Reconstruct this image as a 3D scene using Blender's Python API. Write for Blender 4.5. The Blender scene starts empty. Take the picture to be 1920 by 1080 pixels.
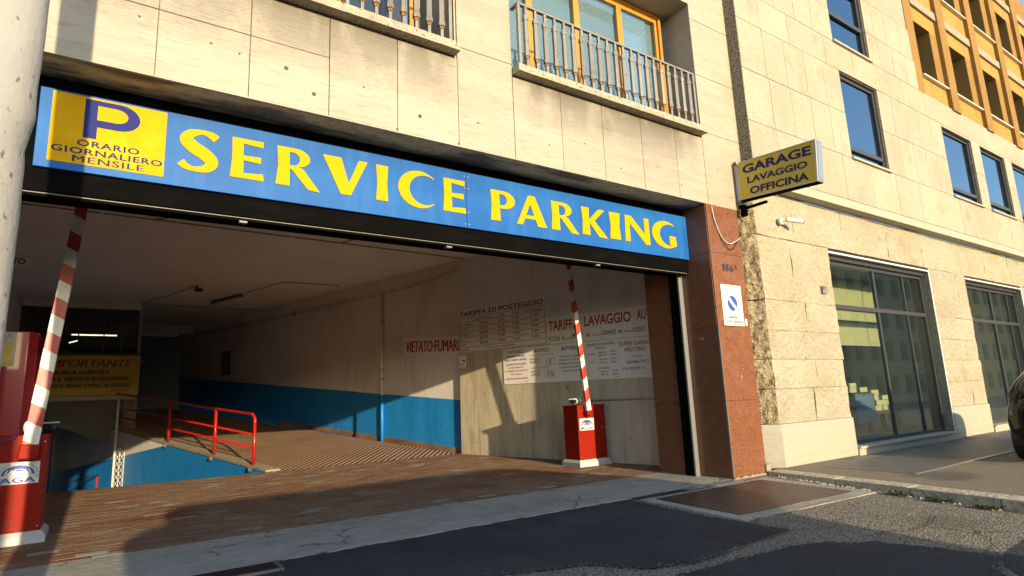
import bpy, bmesh, math, random
from mathutils import Vector, Matrix, noise
random.seed(7)
S = bpy.context.scene
COL = S.collection
PI = math.pi
R = math.radians

# ------------------------------------------------------------------ camera
cam_d = bpy.data.cameras.new('camera')
cam = bpy.data.objects.new('camera', cam_d)
COL.objects.link(cam)
r2 = Vector((0.8267030, -0.5611291, -0.0411856))
u2 = Vector((-0.0694653, -0.1744345, 0.9822154))
f2 = Vector((0.5583339, 0.8091395, 0.1831846))
mm = Matrix.Identity(4)
for i in range(3):
    mm[i][0] = r2[i]; mm[i][1] = u2[i]; mm[i][2] = -f2[i]
mm[2][3] = 1.25
cam.matrix_world = mm
cam_d.lens = 21.02; cam_d.sensor_width = 36.0; cam_d.sensor_fit = 'HORIZONTAL'
cam_d.clip_start = 0.05; cam_d.clip_end = 800
S.camera = cam

# ------------------------------------------------------------------ light
SUN_EL = 11.3; SUN_AZ = 0.3          # sun behind the camera, a touch to its left
w = bpy.data.worlds.new('World'); S.world = w; w.use_nodes = True
nt = w.node_tree
bg = nt.nodes['Background']
sky = nt.nodes.new('ShaderNodeTexSky'); sky.sky_type = 'NISHITA'; sky.sun_disc = False
sky.sun_elevation = R(SUN_EL); sky.sun_rotation = R(180 + SUN_AZ)
sky.air_density = 1.0; sky.dust_density = 0.6; sky.ozone_density = 1.4
nt.links.new(sky.outputs[0], bg.inputs[0]); bg.inputs[1].default_value = 0.12
sun_d = bpy.data.lights.new('sun', 'SUN'); sun_d.energy = 2.35; sun_d.angle = R(0.5); sun_d.color = (1.0, 0.80, 0.50)
sun = bpy.data.objects.new('sun', sun_d); COL.objects.link(sun)
sd = Vector((math.sin(R(SUN_AZ)) * math.cos(R(SUN_EL)), math.cos(R(SUN_AZ)) * math.cos(R(SUN_EL)), -math.sin(R(SUN_EL))))
sun.rotation_euler = sd.to_track_quat('-Z', 'Y').to_euler()
S.view_settings.view_transform = 'Standard'; S.view_settings.look = 'None'
S.view_settings.exposure = 1.72; S.view_settings.gamma = 1.0; S.view_settings.use_curve_mapping = False
S.render.engine = 'CYCLES'
S.cycles.max_bounces = 9; S.cycles.diffuse_bounces = 7; S.cycles.glossy_bounces = 3; S.cycles.transparent_max_bounces = 12
S.cycles.caustics_reflective = False; S.cycles.caustics_refractive = False

# ------------------------------------------------------------------ materials
def sock(t, v):
    return v
class NT:
    def __init__(s, m):
        m.use_nodes = True
        s.t = m.node_tree; s.t.nodes.clear()
    def n(s, typ, **k):
        x = s.t.nodes.new('ShaderNode' + typ)
        for a, b in k.items():
            if a.startswith('i_'):
                x.inputs[a[2:]].default_value = b
            else: setattr(x, a, b)
        return x
    def l(s, a, b): s.t.links.new(a, b)

def c4(c): return (c[0], c[1], c[2], 1.0)

def vec(N, scale, coord='POS', rot=0):
    if coord == 'POS': o = N.n('NewGeometry').outputs['Position']
    else: o = N.n('TexCoord').outputs['Object']
    mp = N.n('Mapping'); mp.inputs['Scale'].default_value = scale if hasattr(scale, '__len__') else (scale,) * 3
    mp.inputs['Rotation'].default_value = (0, 0, rot)
    N.l(o, mp.inputs['Vector'])
    return mp.outputs[0]

def pattern(N, kind, scale, coord='POS', detail=4, rot=0):
    v = vec(N, scale, coord, rot)
    if kind == 'noise':
        t = N.n('TexNoise'); t.inputs['Scale'].default_value = 1; t.inputs['Detail'].default_value = detail; N.l(v, t.inputs['Vector']); return t.outputs['Fac']
    if kind == 'voro':
        t = N.n('TexVoronoi'); t.inputs['Scale'].default_value = 1; N.l(v, t.inputs['Vector']); return t.outputs['Distance']
    if kind == 'crack':
        nz = N.n('TexNoise'); nz.inputs['Scale'].default_value = 1.7; nz.inputs['Detail'].default_value = 6; N.l(v, nz.inputs['Vector'])
        ad = N.n('VectorMath', operation='MULTIPLY_ADD'); N.l(nz.outputs['Color'], ad.inputs[0]); ad.inputs[1].default_value = (.9, .9, .9); N.l(v, ad.inputs[2])
        t = N.n('TexVoronoi', feature='DISTANCE_TO_EDGE'); t.inputs['Scale'].default_value = 1; N.l(ad.outputs[0], t.inputs['Vector'])
        n2 = N.n('TexNoise'); n2.inputs['Scale'].default_value = .8; N.l(v, n2.inputs['Vector'])
        ad2 = N.n('Math', operation='ADD'); N.l(t.outputs['Distance'], ad2.inputs[0]); N.l(mrange(N, n2.outputs['Fac'], .44, .54, 0, .2), ad2.inputs[1]); return ad2.outputs[0]
    if kind == 'wave':
        t = N.n('TexWave', bands_direction='Z'); t.inputs['Scale'].default_value = 1; t.inputs['Distortion'].default_value = 0; N.l(v, t.inputs['Vector']); return t.outputs['Fac']

def mrange(N, x, lo, hi, a=0.0, b=1.0):
    m = N.n('MapRange'); N.l(x, m.inputs[0]); m.inputs[1].default_value = lo; m.inputs[2].default_value = hi
    m.inputs[3].default_value = a; m.inputs[4].default_value = b; return m.outputs[0]

def boxmask(N, x0, x1, z0, z1, sx, sz):
    """soft box in X and Z in the world: the shape of a soot stain below a sill"""
    g = N.n('NewGeometry').outputs['Position']; sp = N.n('SeparateXYZ'); N.l(g, sp.inputs[0])
    a = mrange(N, sp.outputs[0], x0 - sx, x0 + sx); b = mrange(N, sp.outputs[0], x1 + sx, x1 - sx)
    c = mrange(N, sp.outputs[2], z0, z1); d = mrange(N, sp.outputs[2], z1 + .02, z1 + .01)
    p = a
    for q in (b, c, d):
        m = N.n('Math', operation='MULTIPLY'); N.l(p, m.inputs[0]); N.l(q, m.inputs[1]); p = m.outputs[0]
    return p

def mat(name, col, rough=.7, layers=(), bump=(), pv=0.0, spec=.5, metal=0.0, emit=None, coat=0.0, masks=(), rvar=None):
    m = bpy.data.materials.new(name); N = NT(m)
    out = N.n('OutputMaterial'); b = N.n('BsdfPrincipled')
    b.inputs['Roughness'].default_value = rough; b.inputs['Specular IOR Level'].default_value = spec; b.inputs['Metallic'].default_value = metal
    b.inputs['Coat Weight'].default_value = coat
    N.l(b.outputs[0], out.inputs[0])
    rgb = N.n('RGB'); rgb.outputs[0].default_value = c4(col); cur = rgb.outputs[0]
    for L in layers:      # (colour, kind, scale, lo, hi, strength[, coord])
        c, kind, sc, lo, hi, st = L[:6]; co = L[6] if len(L) > 6 else 'POS'
        f = mrange(N, pattern(N, kind, sc, co), lo, hi, 0.0, st)
        mx = N.n('MixRGB'); N.l(f, mx.inputs[0]); N.l(cur, mx.inputs[1]); mx.inputs[2].default_value = c4(c); cur = mx.outputs[0]
    for (c, bx, sc, lo, hi, st) in masks:
        f = boxmask(N, *bx); q = mrange(N, pattern(N, 'noise', sc, 'POS', 6), lo, hi, 0.0, st)
        mu = N.n('Math', operation='MULTIPLY'); N.l(f, mu.inputs[0]); N.l(q, mu.inputs[1])
        mx = N.n('MixRGB'); N.l(mu.outputs[0], mx.inputs[0]); N.l(cur, mx.inputs[1]); mx.inputs[2].default_value = c4(c); cur = mx.outputs[0]
    if pv:
        oi = N.n('ObjectInfo'); v = mrange(N, oi.outputs['Random'], 0, 1, 1 - pv, 1 + pv)
        hs = N.n('HueSaturation'); N.l(v, hs.inputs['Value']); N.l(cur, hs.inputs['Color']); cur = hs.outputs[0]
    N.l(cur, b.inputs['Base Color'])
    if rvar:
        N.l(mrange(N, pattern(N, 'noise', rvar[0]), .35, .65, rvar[1], rvar[2]), b.inputs['Roughness'])
    prev = None
    for B in bump:        # (kind, scale, distance, lo, hi[, coord])
        kind, sc, dist, lo, hi = B[:5]; co = B[5] if len(B) > 5 else 'POS'
        h = mrange(N, pattern(N, kind, sc, co, 5), lo, hi)
        bp = N.n('Bump'); bp.inputs['Strength'].default_value = 1.0; bp.inputs['Distance'].default_value = dist
        N.l(h, bp.inputs['Height'])
        if prev: N.l(prev, bp.inputs['Normal'])
        prev = bp.outputs[0]
    if prev: N.l(prev, b.inputs['Normal'])
    if emit:
        b.inputs['Emission Color'].default_value = c4(emit[0]); b.inputs['Emission Strength'].default_value = emit[1]
    return m

def glass_mat(name, tint, refl=.25, trans=(.75, .8, .8)):
    m = bpy.data.materials.new(name); N = NT(m)
    out = N.n('OutputMaterial'); g = N.n('BsdfGlossy'); g.inputs['Roughness'].default_value = .015; g.inputs['Color'].default_value = c4(tint)
    t = N.n('BsdfTransparent'); t.inputs['Color'].default_value = c4(trans)
    lw = N.n('LayerWeight'); lw.inputs['Blend'].default_value = .5
    pw_ = N.n('Math', operation='POWER'); N.l(lw.outputs['Facing'], pw_.inputs[0]); pw_.inputs[1].default_value = 4.0
    f = mrange(N, pw_.outputs[0], 0, 1, refl, 1.0)
    mx = N.n('MixShader'); N.l(f, mx.inputs[0]); N.l(t.outputs[0], mx.inputs[1]); N.l(g.outputs[0], mx.inputs[2]); N.l(mx.outputs[0], out.inputs[0])
    return m

def stripe_mat(name, period, slant, red, white):
    m = bpy.data.materials.new(name); N = NT(m)
    out = N.n('OutputMaterial'); b = N.n('BsdfPrincipled'); b.inputs['Roughness'].default_value = .38; N.l(b.outputs[0], out.inputs[0])
    tc = N.n('TexCoord'); sp = N.n('SeparateXYZ'); N.l(tc.outputs['Object'], sp.inputs[0])
    a = N.n('Math', operation='MULTIPLY_ADD'); N.l(sp.outputs[0], a.inputs[0]); a.inputs[1].default_value = slant; N.l(sp.outputs[2], a.inputs[2])
    a2 = N.n('Math', operation='MULTIPLY_ADD'); N.l(sp.outputs[1], a2.inputs[0]); a2.inputs[1].default_value = slant; N.l(a.outputs[0], a2.inputs[2])
    d = N.n('Math', operation='DIVIDE'); N.l(a2.outputs[0], d.inputs[0]); d.inputs[1].default_value = period
    fr = N.n('Math', operation='FRACT'); N.l(d.outputs[0], fr.inputs[0])
    gt = N.n('Math', operation='GREATER_THAN'); N.l(fr.outputs[0], gt.inputs[0]); gt.inputs[1].default_value = .5
    mx = N.n('MixRGB'); N.l(gt.outputs[0], mx.inputs[0]); mx.inputs[1].default_value = c4(white); mx.inputs[2].default_value = c4(red)
    dn = mrange(N, pattern(N, 'noise', (14, 14, 6)), .45, .75, 0, .35)
    m2 = N.n('MixRGB'); N.l(dn, m2.inputs[0]); N.l(mx.outputs[0], m2.inputs[1]); m2.inputs[2].default_value = (.25, .2, .17, 1)
    N.l(m2.outputs[0], b.inputs['Base Color'])
    return m

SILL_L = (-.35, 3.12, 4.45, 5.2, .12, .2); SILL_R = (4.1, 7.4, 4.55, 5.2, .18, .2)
M = {}
M['fascia'] = mat('travertine_honed', (0.3392, 0.3048, 0.2352), .55,
    layers=[((0.2442, 0.2152, 0.1646), 'noise', (.9, 1, 9), .42, .72, .6), ((0.373, 0.3371, 0.2666), 'noise', (1.5, 1, 3), .4, .7, .6),
            ((0.2035, 0.1793, 0.1411), 'noise', (5, 5, 45), .56, .70, .6), ((0.3527, 0.2725, 0.1725), 'noise', (2.6, 2, .5), .58, .8, .35), ((0.0814, 0.06455, 0.04704), 'voro', (22, 22, 30), .10, .04, .5)],
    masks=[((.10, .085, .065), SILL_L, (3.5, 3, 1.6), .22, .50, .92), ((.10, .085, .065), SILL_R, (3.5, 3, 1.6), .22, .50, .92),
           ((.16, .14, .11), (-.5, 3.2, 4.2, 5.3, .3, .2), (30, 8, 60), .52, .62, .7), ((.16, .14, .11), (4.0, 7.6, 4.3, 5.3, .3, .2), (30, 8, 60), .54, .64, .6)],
    bump=[('noise', (6, 6, 50), .003, .3, .7)], pv=.05)
M['panel2'] = mat('travertine_pitted', (0.3453, 0.3192, 0.2421), .7,
    layers=[((0.2855, 0.251, 0.1729), 'noise', (1.1, 1, 1.0), .42, .70, .6), ((0.2391, 0.1972, 0.1191), 'noise', (2.3, 2, 2), .58, .74, .5),
            ((0.1063, 0.08607, 0.06147), 'noise', (38, 30, 30), .63, .70, .75), ((0.1992, 0.1649, 0.1076), 'noise', (16, 10, 14), .62, .72, .5)],
    bump=[('noise', (38, 30, 30), .006, .68, .58)], pv=.055)
M['ashlar'] = mat('travertine_rough', (0.3519, 0.3156, 0.2305), .8,
    layers=[((0.2989, 0.2438, 0.1537), 'noise', (1.4, 1, 1.4), .42, .7, .7), ((0.2656, 0.208, 0.1152), 'noise', (3.0, 3, 3.0), .58, .74, .55), ((0.3852, 0.3586, 0.2843), 'noise', (2.1, 2, 2.4), .52, .75, .6),
            ((0.08632, 0.07172, 0.0461), 'noise', (26, 26, 34), .64, .71, .8)],
    bump=[('noise', (9, 9, 11), .022, .3, .7), ('noise', (34, 34, 40), .008, .70, .58)], pv=.06)
M['plinth'] = mat('travertine_plinth', (0.3585, 0.3406, 0.2689), .65, layers=[((0.3785, 0.3442, 0.2535), 'noise', (2.5, 2, 1.3), .45, .75, .6), ((0.1859, 0.1578, 0.1076), 'noise', (7, 7, 22), .66, .73, .6),
    ((0.2989, 0.2366, 0.1383), 'noise', (1.5, 1, 9), .55, .8, .3)], bump=[('noise', (8, 8, 22), .004, .3, .7)], pv=.03)
M['bushed'] = mat('bush_hammered_stone', (0.243, 0.207, 0.153), .95, layers=[((0.09, 0.072, 0.054), 'noise', (26, 26, 26), .5, .62, .9), ((0.378, 0.324, 0.234), 'noise', (40, 40, 30), .55, .68, .7)],
    bump=[('noise', (30, 30, 30), .03, .3, .7)])
M['rubble'] = mat('broken_stone_return', (0.375, 0.3, 0.18), .95, layers=[((0.18, 0.1275, 0.0675), 'noise', (9, 9, 9), .48, .62, .9), ((0.465, 0.39, 0.27), 'noise', (22, 22, 22), .52, .68, .8), ((0.09, 0.0675, 0.0375), 'noise', (14, 14, 10), .62, .7, .8)],
    bump=[('noise', (14, 14, 14), .05, .3, .7), ('noise', (45, 45, 45), .012, .3, .7)])
M['backing'] = mat('joint_mortar', (.16, .125, .085), .95, layers=[((.30, .24, .16), 'noise', (5, 5, 5), .45, .6, .8)])
M['soffit'] = mat('stained_concrete_soffit', (.52, .46, .27), .9, layers=[((.12, .10, .075), 'noise', (.9, 3, 2), .50, .58, .9), ((.25, .21, .13), 'noise', (14, 14, 14), .5, .65, .5)], bump=[('noise', (20, 20, 20), .006, .3, .7)])
M['sill'] = mat('weathered_sill_stone', (0.39, 0.3375, 0.255), .8, layers=[((0.09, 0.075, 0.06), 'noise', (34, 20, 22), .55, .66, .85), ((0.2475, 0.2175, 0.165), 'noise', (6, 6, 6), .45, .65, .6)], bump=[('noise', (30, 20, 30), .008, .3, .7)])
M['granite'] = mat('polished_red_granite', (0.1854, 0.07073, 0.0341), .28,
    layers=[((0.04991, 0.0202, 0.01375), 'noise', (75, 75, 75), .54, .62, .9), ((0.2995, 0.1482, 0.0825), 'noise', (60, 60, 60), .56, .66, .75), ((0.2566, 0.0943, 0.022), 'noise', (1.6, 2, .9), .55, .8, .45)], pv=.05, rvar=((5, 5, 5), .2, .42))
M['mortar'] = mat('old_cement', (0.315, 0.27, 0.195), .95, layers=[((0.1875, 0.1575, 0.1125), 'noise', (12, 12, 12), .45, .65, .7)], bump=[('noise', (25, 25, 25), .01, .3, .7)])
M['ceiling'] = mat('ceiling_plaster', (.82, .81, .80), .9, layers=[((.72, .71, .69), 'noise', (.7, .7, .7), .4, .65, .7), ((.64, .62, .59), 'noise', (7, 7, 7), .55, .75, .3)])
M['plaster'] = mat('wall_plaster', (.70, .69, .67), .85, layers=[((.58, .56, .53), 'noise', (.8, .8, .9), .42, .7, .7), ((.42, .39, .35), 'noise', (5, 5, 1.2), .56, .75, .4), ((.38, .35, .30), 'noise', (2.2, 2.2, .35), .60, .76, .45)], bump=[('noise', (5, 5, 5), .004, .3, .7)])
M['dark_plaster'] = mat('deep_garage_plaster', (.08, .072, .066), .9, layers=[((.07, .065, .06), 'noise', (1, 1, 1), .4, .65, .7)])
M['blue_paint'] = mat('blue_dado_paint', (0.0096, 0.21, 0.6), .45, layers=[((0.0144, 0.28, 0.696), 'noise', (3, 3, .5), .45, .7, .6), ((0.008, 0.12, 0.264), 'noise', (6, 6, 14), .58, .72, .45), ((0.2, 0.33, 0.432), 'noise', (2, 2, 9), .66, .76, .3)],
    bump=[('noise', (3, 3, 3), .006, .3, .7)])
M['concrete'] = mat('board_marked_concrete', (0.51, 0.45, 0.3378), .85, layers=[((0.345, 0.3, 0.2156), 'noise', (7, 7, .5), .42, .66, .75), ((0.645, 0.57, 0.4169), 'noise', (2.2, 2.2, 1.2), .5, .72, .6), ((0.21, 0.165, 0.115), 'noise', (26, 26, 1.2), .60, .72, .6), ((0.15, 0.12, 0.08625), 'noise', (5, 5, 7), .66, .72, .5)],
    bump=[('noise', (24, 24, 1.5), .002, .3, .7), ('noise', (30, 30, 30), .002, .3, .7)])
M['brick'] = mat('red_paver', (.205, .128, .082), .78, spec=.18, layers=[((.25, .17, .115), 'noise', (3, 3, 3), .42, .7, .8), ((.125, .078, .052), 'noise', (14, 14, 14), .52, .7, .6), ((.27, .185, .125), 'noise', (.8, 1.5, 1), .5, .7, .5), ((.19, .080, .042), 'noise', (.6, .9, 1), .52, .64, .8), ((.075, .055, .045), 'noise', (1.1, 1.6, 1), .58, .72, .5)],
    bump=[('noise', (40, 40, 40), .002, .3, .7)], pv=.11, rvar=((2, 2, 2), .6, .85))
M['brick_grey'] = mat('grey_paver', (.27, .255, .22), .8, layers=[((.18, .165, .14), 'noise', (14, 14, 14), .45, .7, .7)], pv=.25)
M['bed'] = mat('paver_bed', (.17, .115, .08), .9, layers=[((.26, .20, .14), 'noise', (9, 9, 9), .5, .65, .7)])
def ribbed(name, col, dark, sc, rot, dist, rough, layers=(), ax='X'):
    m = mat(name, col, rough, layers=layers); t = m.node_tree
    N = NT.__new__(NT); N.t = t
    b = [n for n in t.nodes if n.type == 'BSDF_PRINCIPLED'][0]; src = b.inputs['Base Color'].links[0].from_socket
    v = vec(N, sc, 'POS', rot); wv = N.n('TexWave', bands_direction=ax); wv.inputs['Scale'].default_value = 1; wv.inputs['Distortion'].default_value = .25; wv.inputs['Detail'].default_value = 1; N.l(v, wv.inputs['Vector'])
    f = mrange(N, wv.outputs['Fac'], .1, .5, .65, 0)
    mx = N.n('MixRGB'); N.l(f, mx.inputs[0]); N.l(src, mx.inputs[1]); mx.inputs[2].default_value = c4(dark); N.l(mx.outputs[0], b.inputs['Base Color'])
    bp = N.n('Bump'); bp.inputs['Distance'].default_value = dist; N.l(wv.outputs['Fac'], bp.inputs['Height']); N.l(bp.outputs[0], b.inputs['Normal'])
    return m
M['ramp'] = ribbed('ribbed_ramp_tile', (.34, .21, .13), (.13, .075, .048), (2.9, 2.9, 2.9), R(38), .02, .7, [((.42, .28, .18), 'noise', (2, 2, 2), .45, .65, .6), ((.20, .11, .07), 'noise', (.8, .8, .8), .55, .7, .5)])
M['plate_brown'] = ribbed('ribbed_iron_plate', (0.0595, 0.02975, 0.0189), (.02, .013, .01), (.01, 5.6, .01), R(0), .012, .42, [((0.091, 0.05057, 0.0315), 'noise', (2, 1, 1), .45, .7, .7), ((0.175, 0.1309, 0.09975), 'noise', (7, 30, 3), .70, .74, .6)], 'Y')
M['plate_grey'] = ribbed('chequer_plate', (.15, .13, .115), (.05, .042, .037), (6, .01, .01), R(12), .01, .5, [((.10, .085, .075), 'noise', (1.5, 1.5, 1.5), .4, .65, .7)])
M['apron'] = mat('cracked_concrete_apron', (0.33, 0.3078, 0.255), .85, layers=[((0.231, 0.2106, 0.1683), 'noise', (1.6, 1.6, 1.6), .42, .66, .8), ((0.44, 0.3996, 0.3162), 'noise', (4, 6, 4), .56, .74, .6), ((0.143, 0.1296, 0.1071), 'noise', (9, 14, 9), .58, .72, .6),
    ((0.0495, 0.04536, 0.0408), 'crack', (1.1, 1.5, 1), .018, .004, .9)], bump=[('noise', (18, 18, 18), .005, .3, .7), ('crack', (1.1, 1.5, 1), .012, .0, .03)])
M['asphalt'] = mat('worn_asphalt', (.30, .27, .215), .95, spec=.2, layers=[((.045, .042, .038), 'noise', (46, 46, 46), .47, .58, .85), ((.50, .46, .37), 'noise', (58, 58, 58), .60, .67, .8),
    ((.11, .10, .088), 'noise', (1.2, 1.2, 1.2), .5, .7, .5), ((.02, .02, .02), 'crack', (.55, .7, 1), .010, .002, .9)], bump=[('noise', (50, 50, 50), .014, .35, .65)])
M['asphalt_new'] = mat('new_asphalt', (.040, .042, .046), .9, spec=.25, layers=[((.018, .019, .021), 'noise', (60, 60, 60), .48, .60, .7), ((.062, .062, .064), 'noise', (1.1, 1.1, 1.1), .45, .7, .6), ((.030, .027, .026), 'noise', (3, 1.2, 1), .52, .66, .6), ((.16, .155, .145), 'noise', (52, 52, 52), .68, .71, .8)], bump=[('noise', (60, 60, 60), .006, .35, .65)])
M['walk'] = mat('pavement_asphalt', (0.2228, 0.1881, 0.1323), .9, layers=[((0.0675, 0.0594, 0.04305), 'noise', (70, 70, 70), .5, .6, .7), ((0.189, 0.1584, 0.1107), 'noise', (2, 2, 2), .5, .7, .6), ((0.06075, 0.0528, 0.04305), 'noise', (.9, .9, .9), .55, .66, .7)], bump=[('noise', (70, 70, 70), .006, .35, .65)])
M['curb'] = mat('travertine_kerb', (.46, .41, .30), .85, layers=[((.32, .28, .20), 'noise', (6, 6, 6), .45, .65, .8), ((.10, .085, .06), 'noise', (20, 20, 20), .60, .68, .7)], bump=[('noise', (20, 20, 20), .01, .3, .7)], pv=.08)
M['black_metal'] = mat('black_shutter_metal', (.0035, .0035, .0035), .9, spec=.02, layers=[((.007, .006, .006), 'noise', (2, 5, 8), .5, .7, .7)])
M['steel'] = mat('bare_steel', (.42, .40, .37), .35, metal=.8)
M['rail_grey'] = mat('grey_painted_iron', (0.204, 0.2, 0.192), .55, layers=[((0.16, 0.136, 0.104), 'noise', (6, 6, 3), .5, .7, .7), ((0.24, 0.096, 0.028), 'noise', (9, 9, 16), .60, .68, .75)], pv=.08)
M['rust'] = mat('rusty_iron', (.23, .11, .045), .85, layers=[((.33, .19, .08), 'noise', (30, 30, 30), .5, .65, .8)])
M['red_iron'] = mat('red_painted_tube', (0.4, 0.0128, 0.008), .32, layers=[((0.336, 0.012, 0.008), 'noise', (9, 9, 9), .5, .7, .6)])
M['red_box'] = mat('red_enamel', (0.2693, 0.0128, 0.00384), .5, spec=.12, layers=[((0.202, 0.00896, 0.0032), 'noise', (1.2, 1.2, 1.2), .45, .7, .6), ((0.1197, 0.0192, 0.01152), 'noise', (9, 9, 30), .64, .72, .6), ((0.2244, 0.064, 0.0384), 'noise', (30, 30, 5), .70, .75, .5)])
M['red_machine'] = mat('crimson_enamel', (.42, .012, .028), .25, layers=[((.32, .01, .025), 'noise', (1, 1, 1), .45, .7, .5)], coat=.5)
M['white_plastic'] = mat('white_base_plastic', (0.51, 0.5025, 0.48), .5, layers=[((0.375, 0.3525, 0.315), 'noise', (7, 7, 12), .55, .72, .5)])
M['white'] = mat('white_enamel', (0.612, 0.6035, 0.578), .4)
M['dark'] = mat('dark_rubber', (.015, .015, .016), .5)
M['sign_blue'] = mat('sign_blue_panel', (.009, .085, .31), .5, spec=.15, layers=[((.014, .115, .36), 'noise', (.5, 1, 1.6), .38, .62, .9), ((.035, .15, .41), 'noise', (9, 9, .8), .50, .76, .4), ((.02, .05, .17), 'noise', (1.3, 1, 6), .62, .74, .35)])
M['sign_yellow'] = mat('sign_yellow_film', (.55, .315, .0), .6, spec=.1)
M['yellow_panel'] = mat('yellow_square_film', (.53, .30, .0), .6, spec=.1, layers=[((.74, .55, .02), 'noise', (3, 3, 3), .5, .7, .4)])
M['ink_blue'] = mat('ink_dark_blue', (.02, .025, .10), .6, spec=.1)
M['p_blue'] = mat('p_letter_blue', (.02, .026, .16), .6, spec=.08)
M['box_yellow'] = mat('lightbox_yellow_face', (0.48, 0.344, 0.0096), .35, layers=[((0.384, 0.28, 0.024), 'noise', (2, 2, 2), .45, .7, .6)], coat=.2)
M['board'] = mat('white_board', (.80, .79, .77), .5, layers=[((.68, .66, .62), 'noise', (2, 2, 2), .45, .7, .5)])
M['ink_red'] = mat('ink_red', (.34, .018, .022), .5)
M['ink_orange'] = mat('ink_orange_red', (.48, .06, .012), .5)
M['ink_black'] = mat('ink_black', (.025, .025, .035), .5)
M['ink_blue2'] = mat('ink_mid_blue', (.02, .07, .30), .5)
M['banner'] = mat('yellow_banner', (0.6, 0.408, 0.024), .5)
M['pale_yellow'] = mat('label_yellow', (.75, .58, .03), .45)
M['alu'] = mat('aluminium_frame', (.36, .36, .36), .38, metal=.6)
M['dark_frame'] = mat('dark_window_frame', (.045, .045, .05), .4)
M['wood'] = mat('honey_wood_frame', (0.464, 0.216, 0.028), .42, layers=[((0.36, 0.152, 0.016), 'noise', (10, 10, .8), .45, .7, .6)])
M['blind'] = mat('blue_grey_blind', (.30, .37, .41), .6)
M['glass_dark'] = glass_mat('office_window_glass', (.55, .72, .88), .36, (.16, .20, .24))
M['glass_shop'] = glass_mat('shop_glass', (.80, .90, 1.0), .10, (.84, .88, .86))
M['glass_flat'] = glass_mat('apartment_glass', (.80, .88, .95), .05, (.86, .92, .93))
M['booth_glass'] = glass_mat('booth_glass', (.8, .85, .9), .06, (.45, .47, .48))
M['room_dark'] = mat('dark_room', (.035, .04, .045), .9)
M['olive_blind'] = mat('olive_roller_blind', (.60, .55, .26), .7, layers=[((.52, .48, .22), 'noise', (1.5, 1.5, 1.5), .4, .7, .5)])
M['shop_wall'] = mat('shop_inner_wall', (.60, .57, .44), .8)
M['card'] = mat('pale_box_card', (.72, .66, .36), .7)
M['blue_cloth'] = mat('blue_grey_panel', (.16, .22, .32), .7)
M['wood_dark'] = mat('dark_bench_wood', (.10, .075, .05), .6)
M['ochre_brick'] = mat('ochre_brick', (0.3312, 0.1896, 0.04208), .8, layers=[((0.2732, 0.148, 0.0306), 'noise', (1.5, 1.5, 1.5), .42, .7, .7), ((0.1076, 0.0555, 0.01147), 'wave', (.01, .01, 5.2), .32, .10, .75)], bump=[('wave', (.01, .01, 5.2), .015, .05, .4)])
M['ochre_zig'] = mat('ochre_herringbone', (0.387, 0.2248, 0.0459), .8, layers=[((0.297, 0.1598, 0.0306), 'noise', (1.5, 1.5, 1.5), .42, .7, .6), ((0.153, 0.07992, 0.0153), 'noise', (30, 4, 9), .56, .64, .55)], bump=[('noise', (22, 4, 14), .01, .4, .6)])
M['lintel'] = mat('exposed_concrete_lintel', (0.27, 0.2475, 0.1875), .85, layers=[((0.1875, 0.1725, 0.135), 'noise', (3, 3, 12), .45, .7, .7)])
M['pole'] = mat('whitewashed_post', (0.322, 0.3168, 0.3116), .8, layers=[((0.294, 0.2808, 0.2624), 'noise', (6, 6, 1.5), .45, .7, .7), ((0.154, 0.1296, 0.1066), 'noise', (9, 9, 5), .70, .80, .7), ((0.091, 0.0792, 0.0656), 'noise', (34, 34, 24), .64, .70, .8), ((0.462, 0.4464, 0.4428), 'noise', (3, 3, 2), .5, .75, .6)],
    bump=[('noise', (7, 7, 4), .003, .3, .7), ('noise', (40, 40, 40), .0012, .3, .7)])
M['car_paint'] = mat('black_car_paint', (.005, .005, .006), .16, spec=.3, coat=.25)
M['car_glass'] = mat('car_window', (.012, .013, .015), .06, spec=.35)
M['chrome'] = mat('chrome', (.7, .7, .7), .12, metal=1.0)
M['lamp_red'] = mat('tail_lamp', (.012, .010, .010), .15, coat=.8)
M['van_white'] = mat('van_white_paint', (.6, .6, .58), .3, coat=.6)
M['lamp_on'] = mat('lit_tube', (.9, .9, .8), .5, emit=((1.0, .9, .62), 2.2))
M['leaf'] = mat('weed_green', (.07, .11, .025), .7, layers=[((.15, .14, .04), 'noise', (30, 30, 30), .5, .65, .7)])
M['kraft'] = mat('beige_roller_box', (.50, .45, .35), .6)
M['rusty_post'] = mat('rust_stained_post', (.22, .17, .125), .8, layers=[((.20, .07, .035), 'noise', (5, 5, 5), .5, .65, .9)])
M['grey_panel'] = mat('grey_ramp_soffit', (.135, .13, .115), .8, layers=[((.10, .095, .085), 'noise', (2, 2, 2), .45, .7, .6)])
M['far_wall'] = mat('far_ochre_render', (.42, .27, .14), .9, layers=[((.34, .21, .1), 'noise', (.5, .5, .5), .4, .7, .6)])
M['far_roof'] = mat('far_roof_tile', (.28, .12, .06), .9)
M['shutter_green'] = mat('green_shutter', (.06, .09, .06), .7)
M['water'] = mat('wet_channel', (.03, .04, .05), .2)

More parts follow.
